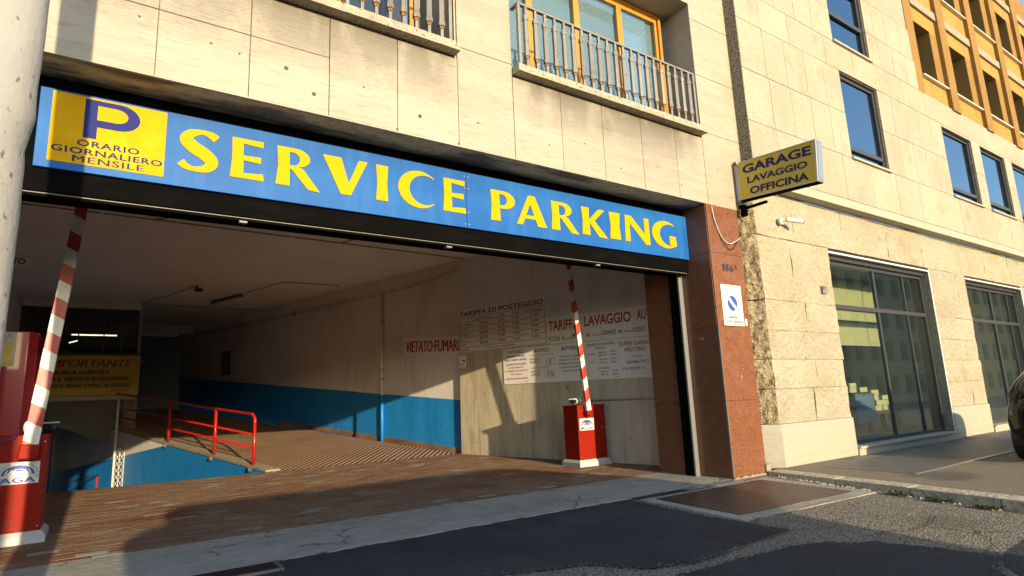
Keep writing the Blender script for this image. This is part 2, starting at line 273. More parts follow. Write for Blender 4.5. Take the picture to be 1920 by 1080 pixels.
# ------------------------------------------------------------------ mesh helpers
class MB:
    def __init__(s): s.v = []; s.f = []; s.m = []; s.k = 0
    def add(s, vs, fs, T=None):
        o = len(s.v)
        s.v += [tuple(T @ Vector(v)) if T else tuple(v) for v in vs]
        s.f += [tuple(o + i for i in f) for f in fs]; s.m += [s.k] * len(fs); return s
    def box(s, x0, x1, y0, y1, z0, z1, T=None):
        return s.add([(x0,y0,z0),(x1,y0,z0),(x1,y1,z0),(x0,y1,z0),(x0,y0,z1),(x1,y0,z1),(x1,y1,z1),(x0,y1,z1)],
                     [(0,3,2,1),(4,5,6,7),(0,1,5,4),(1,2,6,5),(2,3,7,6),(3,0,4,7)], T)
    def hexa(s, p):       # 8 corner points, bottom ring then top ring (both counter-clockwise from above)
        return s.add(p, [(0,3,2,1),(4,5,6,7),(0,1,5,4),(1,2,6,5),(2,3,7,6),(3,0,4,7)])
    def prism(s, poly, z0, z1, T=None):   # poly in xy
        n = len(poly)
        zz = (lambda a, i: a[i] if hasattr(a, '__len__') else a)
        vs = [(x, y, zz(z0, i)) for i, (x, y) in enumerate(poly)] + [(x, y, zz(z1, i)) for i, (x, y) in enumerate(poly)]
        fs = [tuple(range(n - 1, -1, -1)), tuple(range(n, 2 * n))] + [(i, (i + 1) % n, n + (i + 1) % n, n + i) for i in range(n)]
        return s.add(vs, fs, T)
    def tube(s, pts, r, seg=8, caps=True):
        pts = [Vector(p) for p in pts]; rings = []; up = None
        for i, p in enumerate(pts):
            a = pts[max(i - 1, 0)]; b = pts[min(i + 1, len(pts) - 1)]; t = (b - a).normalized()
            if up is None: up = Vector((0, 0, 1)) if abs(t.z) < .9 else Vector((1, 0, 0))
            x = t.cross(up).normalized(); y = x.cross(t).normalized(); up = y
            rr = r[i] if hasattr(r, '__len__') else r
            rings.append([p + (x * math.cos(2 * PI * k / seg) + y * math.sin(2 * PI * k / seg)) * rr for k in range(seg)])
        vs = [tuple(v) for g in rings for v in g]; fs = []
        for i in range(len(pts) - 1):
            for k in range(seg):
                a = i * seg + k; b = i * seg + (k + 1) % seg
                fs.append((a, b, b + seg, a + seg))
        if caps: fs += [tuple(range(seg - 1, -1, -1)), tuple(range((len(pts) - 1) * seg, len(pts) * seg))]
        return s.add(vs, fs)
    def build(s, name, mats, parent=None, label=None, bevel=0, smooth=False, kind=None, T=None, fix=True):
        me = bpy.data.meshes.new(name); me.from_pydata(s.v, [], s.f)
        for q in (mats if isinstance(mats, (list, tuple)) else [mats]): me.materials.append(M[q] if isinstance(q, str) else q)
        for p, k in zip(me.polygons, s.m): p.material_index = k; p.use_smooth = smooth
        me.validate(); me.update()
        if fix:
            bm = bmesh.new(); bm.from_mesh(me); bmesh.ops.recalc_face_normals(bm, faces=bm.faces[:]); bm.to_mesh(me); bm.free()
        return link(name, me, parent, label, bevel, kind, T)

def link(name, me, parent=None, label=None, bevel=0, kind=None, T=None):
    o = bpy.data.objects.new(name, me); COL.objects.link(o)
    if T: o.matrix_local = T
    if parent: o.parent = parent
    if label: o['label'] = label
    if kind: o['kind'] = kind
    if bevel:
        b = o.modifiers.new('bevel', 'BEVEL'); b.width = bevel; b.segments = 2; b.limit_method = 'ANGLE'
    return o

def thing(name, label, cat, loc=(0, 0, 0), rz=0, group=None, T=None):
    o = bpy.data.objects.new(name, None); COL.objects.link(o)
    if T: o.matrix_world = T
    else: o.location = loc; o.rotation_euler = (0, 0, rz)
    o.empty_display_size = .1
    return tag(o, label, cat, group)
def tag(o, label, cat, group=None):
    o['label'] = label; o['category'] = cat
    if group: o['group'] = group
    return o
def setting(o): o['kind'] = 'structure'; return o
def box(name, m, x0, x1, y0, y1, z0, z1, parent=None, **k): return MB().box(x0, x1, y0, y1, z0, z1).build(name, m, parent, **k)

def text_mesh(lines, name, m, parent, y=-.004, depth=.0015, off=.012, spacing=1.0):
    """lines: (string, u0, u1, v0, v1[, slant]); each fitted to its own rectangle, one mesh in the end"""
    A = MB()
    for L in lines:
        if 'M' in L[0] and off > 0: off_ = 0
        else: off_ = off
        s, u0, u1, v0, v1 = L[:5]; sl = L[5] if len(L) > 5 else 0
        cu = bpy.data.curves.new('t', 'FONT'); cu.body = s; cu.resolution_u = 3; cu.offset = off_; cu.space_character = spacing
        ob = bpy.data.objects.new('t', cu); me = bpy.data.meshes.new_from_object(ob)
        xs = [v.co.x for v in me.vertices]; ys = [v.co.y for v in me.vertices]
        ax, bx, ay, by = min(xs), max(xs), min(ys), max(ys)
        vs = []
        hh = v1 - v0
        for li, dx in enumerate((0, .035 * hh, -.035 * hh) if (off_ == 0 and off > 0) else (0,)):
            vs = []
            for v in me.vertices:
                q = (v.co.y - ay) / (by - ay); px = u0 + (v.co.x - ax) / (bx - ax) * (u1 - u0 - sl * hh) + sl * q * hh
                vs.append((px + dx, y - .00015 * li, v0 + q * hh))
            A.add(vs, [tuple(p.vertices) for p in me.polygons])
        bpy.data.objects.remove(ob); bpy.data.curves.remove(cu); bpy.data.meshes.remove(me)
    return A.build(name, m, parent, fix=False)

def contour_mesh(contours, depth):
    """closed outlines (holes allowed) -> filled, extruded mesh lying in XY"""
    cu = bpy.data.curves.new('c', 'CURVE'); cu.dimensions = '2D'; cu.fill_mode = 'BOTH'; cu.extrude = depth / 2
    for c in contours:
        sp = cu.splines.new('POLY'); sp.points.add(len(c) - 1)
        for p, (x, y) in zip(sp.points, c): p.co = (x, y, 0, 1)
        sp.use_cyclic_u = True
    ob = bpy.data.objects.new('c', cu); me = bpy.data.meshes.new_from_object(ob); bpy.data.objects.remove(ob); bpy.data.curves.remove(cu)
    return me

def crom(P, n=8):
    out = []
    Q = [P[0]] + list(P) + [P[-1]]
    for i in range(1, len(Q) - 2):
        a, b, c, d = Q[i - 1], Q[i], Q[i + 1], Q[i + 2]
        for k in range(n):
            t = k / n
            out.append(tuple(.5 * ((2 * b[j]) + (-a[j] + c[j]) * t + (2 * a[j] - 5 * b[j] + 4 * c[j] - d[j]) * t * t + (-a[j] + 3 * b[j] - 3 * c[j] + d[j]) * t ** 3) for j in range(len(b))))
    out.append(tuple(P[-1])); return out

def rough_slab(name, m, parent, x0, x1, z0, z1, yf, depth, amp, seed, cell=.12, edge=.012, T=None, bevel=0, raggl=0, raggr=0):
    """a quarry-faced block: front face relief and uneven outline"""
    nx = max(2, int((x1 - x0) / cell)); nz = max(2, int((z1 - z0) / cell)); A = MB(); vs = []
    for j in range(nz + 1):
        for i in range(nx + 1):
            x = x0 + (x1 - x0) * i / nx; z = z0 + (z1 - z0) * j / nz
            n = noise.noise((x * 2.1, z * 2.1, seed)) + .5 * noise.noise((x * 6, z * 6, seed))
            e = (i in (0, nx)) or (j in (0, nz))
            y = yf - amp * n + (edge if e else 0)
            if i == 0: x += raggl * (noise.noise((z * 5, seed, 1)) + .6 * noise.noise((z * 15, seed, 3)))
            if i == nx: x += raggr * (noise.noise((z * 5, seed, 2)) + .6 * noise.noise((z * 15, seed, 4)))
            vs.append((x, y, z))
    fs = []
    W = nx + 1
    for j in range(nz):
        for i in range(nx): fs.append((j * W + i, j * W + i + 1, (j + 1) * W + i + 1, (j + 1) * W + i))
    rim = [i for i in range(W)] + [j * W + nx for j in range(1, nz + 1)] + [nz * W + i for i in range(nx - 1, -1, -1)] + [j * W for j in range(nz - 1, 0, -1)]
    o = len(vs)
    for r in rim: vs.append((vs[r][0], yf + depth, vs[r][2]))
    n = len(rim)
    for k in range(n): fs.append((rim[(k + 1) % n], rim[k], o + k, o + (k + 1) % n))
    fs.append(tuple(o + k for k in range(n)))
    A.add(vs, fs); return A.build(name, m, parent, smooth=False, T=T)

# ================================================================== ground
D = 5.555
def road_z(y): return -.04 * (5.5 - y) if y < 5.5 else 0.0
A = MB(); A.add([(-300, -300, road_z(-60)), (300, -300, road_z(-60)), (300, -60, road_z(-60)), (-300, -60, road_z(-60))], [(0, 1, 2, 3)])
A.add([(-300, -60, road_z(-60)), (300, -60, road_z(-60)), (300, -14, -.78), (-300, -14, -.78)], [(0, 1, 2, 3)])
A.v = [(x, y, -.78 if y < -14.5 else z) for x, y, z in A.v]
A.add([(-300, -14, -.78), (300, -14, -.78), (300, 5.53, 0), (-300, 5.53, 0)], [(0, 1, 2, 3)])
setting(A.build('road', 'asphalt'))
A = MB(); A.add([(-300, 5.9, -2.6), (300, 5.9, -2.6), (300, 300, -2.6), (-300, 300, -2.6)], [(0, 1, 2, 3)]); setting(A.build('ground', 'bed'))

def ragged(poly, amp, step=.12, seed=0):
    out = []
    n = len(poly)
    for i in range(n):
        a = Vector(poly[i]); b = Vector(poly[(i + 1) % n]); k = max(1, int((b - a).length / step)); d = (b - a).normalized(); nn = Vector((-d.y, d.x))
        for j in range(k):
            p = a.lerp(b, j / k); q = amp * (noise.noise((p.x * 3.1, p.y * 3.1, seed)) + .6 * noise.noise((p.x * 11, p.y * 11, seed)) + .5 * noise.noise((p.x * 29, p.y * 29, seed)))
            p = p + nn * q; out.append((p.x, p.y))
    return out
def sheet(name, m, poly, dz, zf=road_z, thick=.012):
    A = MB(); A.prism(poly, [zf(y) - thick for x, y in poly], [zf(y) + dz for x, y in poly]); return A.build(name, m)
PA = [(-6, 5.52), (1.5, 5.52), (5.40, 5.52), (5.36, 4.56), (5.47, 3.86), (5.50, 3.52), (4.68, 3.46), (4.0, 3.42), (3.54, 3.55), (3.29, 3.88), (2.86, 4.01), (2.45, 4.13), (1.55, 3.97), (0.2, 3.6), (-6, 3.3)]
setting(sheet('asphalt_patch', 'asphalt_new', ragged(PA, .045, .05), .006))
PB = [(3.1, 3.05), (3.51, 3.25), (4.02, 3.28), (4.45, 3.25), (5.11, 3.18), (5.72, 2.85), (6.03, 2.1), (5.44, 1.82), (4.2, 1.5), (2.6, 2.2)]
setting(sheet('asphalt_patch', 'asphalt_new', ragged(PB, .045, .05, seed=5), .005))
PC = [(5.98, 2.05), (6.95, 2.12), (7.9, 1.9), (7.9, -2), (4.5, -2), (4.6, 1.2)]
setting(sheet('asphalt_patch', 'asphalt_new', ragged(PC, .04, .05, seed=8), .004))

def crumbs(poly, n, seed, lab):
    A = MB(); q_ = random.Random(seed); P = [Vector(p) for p in poly]
    seg = [(a, b) for a, b in zip(P, P[1:] + P[:1]) if min(a.x, b.x) > .8 and min(a.y, b.y) < 5.4 and min(a.y, b.y) > 1.2]
    for _ in range(n):
        a, b = seg[q_.randrange(len(seg))]; p = a.lerp(b, q_.random()); x = p.x + q_.gauss(0, .035); y = p.y + q_.gauss(0, .035); s_ = q_.uniform(.004, .013); z = road_z(y) + .003
        A.add([(x - s_, y, z), (x, y - s_, z), (x + s_, y, z), (x, y + s_, z), (x, y, z + s_)], [(0, 1, 4), (1, 2, 4), (2, 3, 4), (3, 0, 4)])
    A.build('loose_grit', 'asphalt', None, kind='stuff', label=lab)
crumbs(PA, 420, 11, 'loose grit along the edge of the larger dark asphalt patch'); crumbs(PB, 300, 12, 'loose grit along the edge of the nearer asphalt patch')
def seam(P, seed):
    A = MB(); v = []
    Q = crom([(x, y, 0) for x, y in P], 8)
    for i, (x, y, _) in enumerate(Q):
        x += .03 * noise.noise((x * 4, y * 4, seed)); y += .03 * noise.noise((x * 4, y * 4, seed + 5)); w_ = .006 + .006 * abs(noise.noise((x * 7, y * 7, seed)))
        v += [(x, y - w_, road_z(y) + .0095), (x, y + w_, road_z(y) + .0095)]
    A.add(v, [(2 * i, 2 * i + 2, 2 * i + 3, 2 * i + 1) for i in range(len(Q) - 1)]); setting(A.build('road_crack', 'dark', fix=False))
seam([(1.6, 3.96), (2.4, 4.08), (2.9, 3.98), (3.3, 3.84), (3.6, 3.52), (4.1, 3.40), (4.7, 3.44), (5.5, 3.50)], 1)
seam([(5.55, 3.5), (5.9, 3.35), (6.3, 3.42), (6.9, 3.20)], 2); seam([(5.5, 3.86), (5.75, 3.98), (6.2, 3.93), (6.9, 3.97), (7.4, 3.85)], 3); seam([(5.75, 2.85), (6.1, 2.95), (6.5, 2.80), (7.1, 2.9)], 4)
# concrete apron under the facade, with a worn pale nosing
APR = ragged([(-6, 5.54), (1.36, 5.54), (7.52, 5.54)], 0, .2)[:0]
poly = [(-6, 5.535)] + [(x * .2, 5.535 + .018 * noise.noise((x * .7, 0, 0))) for x in range(-28, 38)] + [(7.53, 5.54), (7.53, 6.86), (-6, 6.86)]
A = MB(); A.prism(poly, -.15, .012); setting(A.build('concrete_apron', 'apron'))
# slot drain at the apron's left, long iron channel beside the plate
t = thing('slot_drain', 'dark open slot drain along the concrete strip at bottom left', 'drain', (0, 5.4, 0))
box('channel', 'dark', -4, 1.28, -.13, .125, -.02, .012, t); box('edge_strip', 'steel', -4, 1.28, -.16, -.135, -.02, .016, t); box('edge_strip', 'steel', 1.285, 1.31, -.16, .125, -.02, .016, t)
t = thing('drain_channel', 'narrow grey drain strip between the concrete and brown plate', 'drain', (6.4, 5.47, 0))
MB().hexa([(-.95, -.03, -.02), (1.12, -.10, -.02), (1.10, .075, -.02), (-.95, .075, -.02), (-.95, -.03, .010), (1.12, -.10, .010), (1.10, .075, .010), (-.95, .075, .010)]).build('channel_lid', 'dark', t)
MB().hexa([(-.05, -.05, -.01), (1.10, -.09, -.01), (1.09, .07, -.01), (-.05, .07, -.01), (-.05, -.05, .014), (1.10, -.09, .014), (1.09, .07, .014), (-.05, .07, .014)]).build('cover', 'alu', t)
# brown ribbed plate
t = thing('access_plate', 'brown ribbed iron access plate set in concrete before the red pillar', 'access plate', (5.62, 4.16, 0))
P4 = [(.05, 0), (2.2, -.08), (2.12, 1.13), (0, 1.13)]
A = MB(); A.prism(P4, [road_z(4.16 + y) - .02 for x, y in P4], [road_z(4.16 + y) + .016 for x, y in P4]); A.build('plate', 'plate_brown', t)
P5 = [(-.12, -.17), (2.42, -.28), (2.36, 1.22), (-.16, 1.22)]
A = MB(); A.prism(P5, [road_z(4.16 + y) - .03 for x, y in P5], [road_z(4.16 + y) + .009 for x, y in P5]); A.build('surround', 'apron', t)

# brick apron: running-bond pavers
bed = setting(MB().prism([(-6, 6.862), (8.30, 6.862), (6.84, 12.30), (2.85, 12.30), (2.70, 12.34), (-6, 12.34)], -.3, [.0078, .0078, .0918, .0918, .0918, .0918]).build('brick_apron', 'bed'))
def apron_z(y): return .010 + .0155 * (y - 6.86)
bl, bw, jt = .246, .116, .006
mesh_variants = []
for k, mt in enumerate(['brick', 'brick', 'brick', 'brick_grey']):
    A = MB(); c = .0008
    A.add([(0,0,-.02),(bl,0,-.02),(bl,bw,-.02),(0,bw,-.02),(c,c,.0),(bl-c,c,.0),(bl-c,bw-c,.0),(c,bw-c,.0)], [(4,5,6,7),(0,1,5,4),(1,2,6,5),(2,3,7,6),(3,0,4,7)])
    me = bpy.data.meshes.new('brick'); me.from_pydata(A.v, [], A.f); me.materials.append(M[mt]); mesh_variants.append(me)
cells = []
row = 0; y = 6.868
while y + bw < 12.30:
    xr = 8.28 - .29 * (y - 6.9) - .02
    x = -6 + (row % 2) * (bl + jt) / 2
    while x < xr:
        if x > -1.8: cells.append((x, y, min(bl, xr - x)))
        x += bl + jt
    y += bw + jt; row += 1
vis = [c for c in cells if c[0] / c[1] > -.13]
vis.sort(key=lambda c: (c[0] ** 2 + c[1] ** 2))
near = set((round(c[0], 3), round(c[1], 3)) for c in vis[:296])
stf = [MB(), MB()]
rb = random.Random(3)
for (x, y, L) in cells:
    grey = rb.random() < .055; dz = rb.uniform(-.001, .001); z = apron_z(y) + dz + .003
    if (round(x, 3), round(y, 3)) in near and L > .2:
        me = mesh_variants[3] if grey else mesh_variants[rb.randrange(3)]
        o = bpy.data.objects.new('brick', me); COL.objects.link(o); o.location = (x, y, z); o.rotation_euler = (.0155, 0, rb.uniform(-.004, .004)); o.parent = bed
    else:
        c = .0008; B = stf[1 if grey else 0]
        B.add([(x,y,z-.02),(x+L,y,z-.02),(x+L,y+bw,z-.02),(x,y+bw,z-.02),(x+c,y+c,z),(x+L-c,y+c,z),(x+L-c,y+bw-c,z+.001),(x+c,y+bw-c,z+.001)], [(4,5,6,7),(0,1,5,4),(1,2,6,5),(2,3,7,6),(3,0,4,7)])
far_me = MB(); far_me.v = stf[0].v; far_me.f = stf[0].f; far_me.m = [0] * len(stf[0].f); far_me.k = 1; far_me.add(stf[1].v, stf[1].f)
far_me.build('far_bricks', ['brick', 'brick_grey'], bed, kind='stuff', fix=False)
# up ramp and pit
RW = lambda y: 6.85 - .29 * (y - 12.2)      # right wall
PW = lambda y: 2.82 - .27 * (y - 12.0)      # pit wall
fz = lambda y: .092 + .0906 * (y - 12.2)
A = MB(); A.add([(PW(12.3) + .02, 12.30, .092), (RW(12.3), 12.30, .092), (RW(27.5) - .1, 27.5, fz(27.5)), (PW(27.5) + .02, 27.5, fz(27.5))], [(0, 1, 2, 3)]); setting(A.build('up_ramp', 'ramp'))
A = MB(); A.add([(-4, 12.34, .07), (3.0, 12.34, .07), (3.0, 19, -1.2), (-4, 19, -1.2)], [(0, 1, 2, 3)]); A.add([(-4, 19, -1.2), (3.0, 19, -1.2), (3.0, 31, -1.9), (-4, 31, -1.9)], [(0, 1, 2, 3)]); setting(A.build('down_ramp', 'ramp'))
# pit wall: blue dado over the down ramp, plaster above
def wallpoly(name, m, pts, th, fn, parent=None, side=-1):
    """pts in (y,z) on a wall whose x is fn(y); th = thickness away from the viewer side"""
    A = MB(); n = len(pts); vs = [(fn(y), y, z) for y, z in pts] + [(fn(y) + th, y, z) for y, z in pts]
    A.add(vs, [tuple(range(n)), tuple(range(2 * n - 1, n - 1, -1))] + [(i, (i + 1) % n, n + (i + 1) % n, n + i) for i in range(n)])
    return A.build(name, m, parent)
pw = wallpoly('pit_wall', 'blue_paint', [(12.36, -.8), (27, -2.4), (27, -.62), (19.82, .19), (17.08, .50), (12.36, .085)], .2, PW); setting(pw)
wallpoly('upper_render', 'plaster', [(17.11, .503), (19.82, .193), (27, -.617), (27, 1.40), (19.8, .76)], .2, PW, pw)
wallpoly('kerb_cap', 'mortar', [(12.36, .09), (27.0, 1.42), (27.0, 1.47), (12.5, .155), (12.36, .13)], .26, lambda y: PW(y) - .02, pw)
A = MB()
t = None
for i in range(9):
    y0 = 12.32; x0 = 1.4 + i * .145
    b = box('tile', 'mortar', x0, x0 + .14, 12.338, 12.352, .02 - .008 * (8 - i), .083, bed)
# right wall: concrete part near the street, plaster and blue part beyond
cw = setting(wallpoly('concrete_wall', 'concrete', [(6.9, 0), (9.16, 0), (9.16, 2.42), (6.9, 2.42)], .3, RW))
wallpoly('concrete_bay', 'concrete', [(9.172, 0), (12.2, .06), (12.2, 2.42), (9.172, 2.42)], .3, lambda y: RW(y) + .002, cw)
wallpoly('upper_plaster', 'plaster', [(6.9, 2.425), (12.2, 2.425), (12.2, 4.6), (6.9, 4.6)], .3, RW, cw)
RB = lambda y: RW(y) + .10; RC = lambda y: RW(y) + .19
bw_ = setting(wallpoly('blue_wall', 'blue_paint', [(12.15, .0), (16.1, .35), (16.1, 1.27 + .0906 * 3.9), (12.15, 1.27)], .3, RB))
wallpoly('plaster', 'plaster', [(12.15, 1.273), (16.1, 1.273 + .0906 * 3.9), (16.1, 4.6), (12.15, 4.6)], .3, RB, bw_)
wallpoly('blue_dado', 'blue_paint', [(16.05, .35), (27.5, 1.38), (27.5, 1.27 + .0906 * 15.3), (16.05, 1.27 + .0906 * 3.85)], .3, RC, bw_)
wallpoly('plaster', 'plaster', [(16.05, 1.273 + .0906 * 3.85), (27.5, 1.273 + .0906 * 15.3), (27.5, 4.6), (16.05, 4.6)], .3, RC, bw_)
wallpoly('wall_beam', 'plaster', [(12.205, 4.28), (27.4, 4.28), (27.4, 4.565), (12.205, 4.565)], .12, lambda y: RW(y) + .01, bw_)
for i in range(26):       # skirting tiles
    y0 = 12.22 + i * .30
    f = RB if y0 < 16.0 else RC
    A = MB(); z = fz(y0); z1 = fz(y0 + .29)
    A.add([(f(y0) - .012, y0, z - .03), (f(y0 + .29) - .012, y0 + .29, z1 - .03), (f(y0 + .29) - .012, y0 + .29, z1 + .10), (f(y0) - .012, y0, z + .10),
           (f(y0) + .01, y0, z - .03), (f(y0 + .29) + .01, y0 + .29, z1 - .03), (f(y0 + .29) + .01, y0 + .29, z1 + .10), (f(y0) + .01, y0, z + .10)],
          [(0,1,2,3),(7,6,5,4),(0,4,5,1),(3,2,6,7),(0,3,7,4),(1,5,6,2)])
    A.build('tile', 'brick', bw_)
# ceiling
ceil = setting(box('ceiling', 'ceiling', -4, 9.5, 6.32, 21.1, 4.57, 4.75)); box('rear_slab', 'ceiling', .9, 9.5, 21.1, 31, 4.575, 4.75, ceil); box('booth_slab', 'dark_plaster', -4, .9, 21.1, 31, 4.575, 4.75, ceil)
setting(box('left_wall', 'plaster', -2.35, -1.97, 6.9, 30, -2.4, 4.57))
setting(box('left_front_wall', 'plaster', -4.4, -1.3, 6.0, 6.88, -.3, 4.57))
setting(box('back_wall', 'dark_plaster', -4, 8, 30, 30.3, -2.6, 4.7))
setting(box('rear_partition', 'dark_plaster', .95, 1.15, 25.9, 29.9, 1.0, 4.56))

# sidewalk to the right
KX = lambda y: 8.27 + (y - 5.6) * .085
walk_z = lambda y: .045 - .016 * (5.5 - y)
def wz(y): return walk_z(max(y, -30))
P6 = [(KX(5.9) + .28, 5.95), (KX(-8) + .28, -8), (60, -8), (60, 5.95)]
sw = setting(MB().prism(P6, [wz(y) - .4 for x, y in P6], [wz(y) for x, y in P6]).build('pavement', 'walk'))
y = 5.50; i = 0
while y > -8:
    L = random.uniform(.9, 1.3); y1 = y - L; j = random.uniform(-.012, .012)
    A = MB(); dz = .008 + random.uniform(-.004, .004)
    n = 7; top = []; 
    left = [(KX(y - L * k / n) + j + .014 * noise.noise((y * 3 + k * 1.7, 0, 2)), y - (L - .012) * k / n) for k in range(n + 1)]
    right = [(KX(y - L * k / n) + .30, y - (L - .012) * k / n) for k in range(n, -1, -1)]
    P = left + right; A.prism(P, [wz(q[1]) - .4 for q in P], [wz(q[1]) + dz for q in P]); A.build('kerb_stone', 'curb', sw, bevel=.008)
    y = y1; i += 1
t = thing('floor_plate', 'large ribbed metal cover plate in the pavement before the shop window', 'cover plate', (9.3, 5.2, 0))
P7 = [(0, 0), (.12, -1.17), (4.3, -1.12), (7.9, -.42), (7.6, .02)]
P7 = [(0, 0), (0, -1.22), (7.6, -1.22), (7.6, 0)]
A = MB(); A.prism(P7, [wz(5.2 + y) - .01 for x, y in P7], [wz(5.2 + y) + .008 for x, y in P7]); A.build('plate', 'plate_grey', t)
A = MB()
for q in [(0, 7.6, -1.26, -1.222), (-.03, -.002, -1.26, .0)]:
    pts = [(q[0], q[2]), (q[1], q[2]), (q[1], q[3]), (q[0], q[3])]; A.prism(pts, [wz(5.2 + b) - .01 for a, b in pts], [wz(5.2 + b) + .013 for a, b in pts])
A.build('frame', 'steel', t)
# rubble between kerb and asphalt
A = MB(); rr = random.Random(5)
for k in range(150):
    yy = rr.uniform(2.6, 5.3); xx = KX(yy) - abs(rr.gauss(0, .05)) - .01; s = rr.uniform(.008, .026); z = road_z(yy)
    A.add([(xx - s, yy, z), (xx, yy - s, z), (xx + s, yy, z), (xx, yy + s, z), (xx, yy, z + s * .8)], [(0, 1, 4), (1, 2, 4), (2, 3, 4), (3, 0, 4)])
A.build('kerb_gravel', 'curb', None, kind='stuff', label='loose crumbs of stone along the broken kerb edge')
for wi, (wx, wy, lab) in enumerate([(8.02, 3.62, 'small green weed tuft at the kerb, left one nearer the plate'), (7.97, 3.22, 'larger green weed tuft in the kerb joint, middle one'), (7.93, 2.72, 'yellowing weed tuft at the kerb, rightmost and nearest the car')]):
    A = MB()
    for k in range(46):
        a = rr.uniform(0, 2 * PI); ln = rr.uniform(.03, .085); ww = ln * .3; bx = wx + rr.gauss(0, .03) - KX(wy) + KX(wy); by = wy + rr.gauss(0, .07); z = road_z(by) + .005
        dx, dy = math.cos(a), math.sin(a)
        A.add([(bx, by, z), (bx + dx * ln * .5 - dy * ww, by + dy * ln * .5 + dx * ww, z + ln * .45), (bx + dx * ln, by + dy * ln, z + ln * .5), (bx + dx * ln * .5 + dy * ww, by + dy * ln * .5 - dx * ww, z + ln * .45)], [(0, 1, 2, 3)])
    tag(A.build('weed', 'leaf', fix=False), lab, 'weed', 'weeds along the kerb')

# ================================================================== garage building front
gb = thing('garage_building', 'cream travertine building with balcony windows above the parking entrance', 'building', (0, D, 0))
Y0 = 0.0
def slab(x0, x1, z0, z1, y=0.0, m='fascia', th=.03, g=.0035, name='stone_slab', parent=None):
    return box(name, m, x0 + g, x1 - g, y + random.uniform(-.0012, .0012), y + th, z0 + g, z1 - g, parent or gb, bevel=.002)
xs = [-3.1, -2.05, -1.3, -.55, .20, .95, 1.70, 2.44, 3.19, 3.97]
for a, b in zip(xs[:-1], xs[1:]):
    if b <= 1.75:
        slab(a, b, 4.11, 4.74)
        slab(a, b, 4.74, 5.20 if b > -.4 else 7.2)
    elif b < 3.9: slab(a, b, 4.11, 5.20)
    else:
        slab(a, b, 4.11, 5.355); slab(a, b, 5.355, 6.9); slab(a, b, 6.9, 8.6)
xs = [3.97, 4.725, 5.455, 6.21, 6.95, 7.60]
for a, b in zip(xs[:-1], xs[1:]): slab(a, b, 4.11, 5.20)
for a, b in [(7.60, 8.60)]:
    for z0, z1 in [(4.11, 5.31), (5.31, 6.3), (6.3, 7.3), (7.3, 8.6)]: slab(a, b, z0, z1)
box('core_wall', 'backing', -3.1, 8.60, .028, .30, 4.13, 5.19, gb)
for a, b, z0, z1 in [(-3.1, -.45, 5.19, 8.6), (3.17, 3.965, 5.19, 8.6), (7.61, 8.60, 5.19, 8.6)]:
    box('core_wall', 'fascia', a + .002, b - .002, .028, .95, z0, z1, gb)
# soffit over the entrance
box('soffit', 'soffit', -3.1, 8.60, .031, .80, 4.112, 4.128, gb)
box('soffit_edge', 'fascia', -3.1, 8.62, -.001, .0295, 4.098, 4.112, gb)
box('lintel_beam', 'soffit', -3.1, 7.6, .80, .97, 3.2, 4.6, gb)
# window sills
for nm, (a, b) in {'l': (-.50, 3.165 - .005), 'r': (3.975, 7.575)}.items():
    rough_slab('window_sill', 'sill', gb, a - .0, b + .0, 5.215, 5.31, -.15, .70, .006, 3.3 if nm == 'l' else 9.1, cell=.09, edge=.004)
    # window recess: head, floor behind, sides come from the core walls
    box('window_head', 'fascia', a + .03, b + .03, .03, .62, 7.56, 7.7, gb)
    box('spandrel', 'fascia', a + .03, b + .03, .0, .03, 7.565, 8.6, gb)
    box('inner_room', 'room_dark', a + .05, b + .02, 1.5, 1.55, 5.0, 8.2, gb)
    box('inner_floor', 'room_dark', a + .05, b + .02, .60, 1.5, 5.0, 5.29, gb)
    posts = [(-1.0, 0)]
    base = a if nm == 'r' else a - .02
    px = [.03, .70, 1.60, 2.52, 3.40]
    fr = None
    for k in range(4):
        xa = base + px[k]; xb = base + px[k + 1]
        f = MB(); ww = .055
        f.box(xa, xa + ww, .50, .57, 5.33, 7.5); f.box(xb - ww, xb, .50, .57, 5.33, 7.5); f.box(xa + ww, xb - ww, .502, .568, 7.41, 7.5); f.box(xa + ww, xb - ww, .502, .568, 5.33, 5.41)
        fo = f.build('window_frame', 'wood', gb, bevel=.004)
        box('glass', 'glass_flat', xa + ww + .001, xb - ww - .001, .53, .536, 5.411, 7.409, fo)
        B = MB()
        if nm == 'r' or k == 0:
            zz = 5.42
            while zz < 7.40:
                B.add([(xa + ww + .01, .575, zz), (xb - ww - .01, .575, zz), (xb - ww - .01, .583, zz + .028), (xa + ww + .01, .583, zz + .028)], [(0, 1, 2, 3)]); zz += .03
            bo = B.build('blind', 'blind', fo, fix=False, kind='stuff')
    box('frame_head', 'wood', base + .03, base + 3.47, .49, .58, 7.5, 7.558, gb)
    box('frame_side', 'wood', base + 3.41, base + 3.47, .47, .57, 5.33, 7.499, gb)
    box('frame_sill', 'wood', base + .03, base + 3.40, .49, .58, 5.30, 5.329, gb)
# small stains plugs/holes and a chipped hole
for (hx, hz) in [(.06, 4.62), (.62, 4.55), (.86, 4.52), (1.28, 4.50), (1.55, 4.30), (2.06, 4.52), (2.7, 4.35), (3.45, 4.45), (4.5, 4.4), (5.1, 4.55), (5.75, 4.33), (6.5, 4.5), (7.0, 4.3), (7.9, 4.7), (8.2, 4.3), (2.43, 4.135), (3.18, 4.135)]:
    MB().tube([(hx, -.0035, hz), (hx, .002, hz)], .011 + .012 * ((hx * 7) % 1 > .8), 6).build('fixing_hole', 'dark', gb)

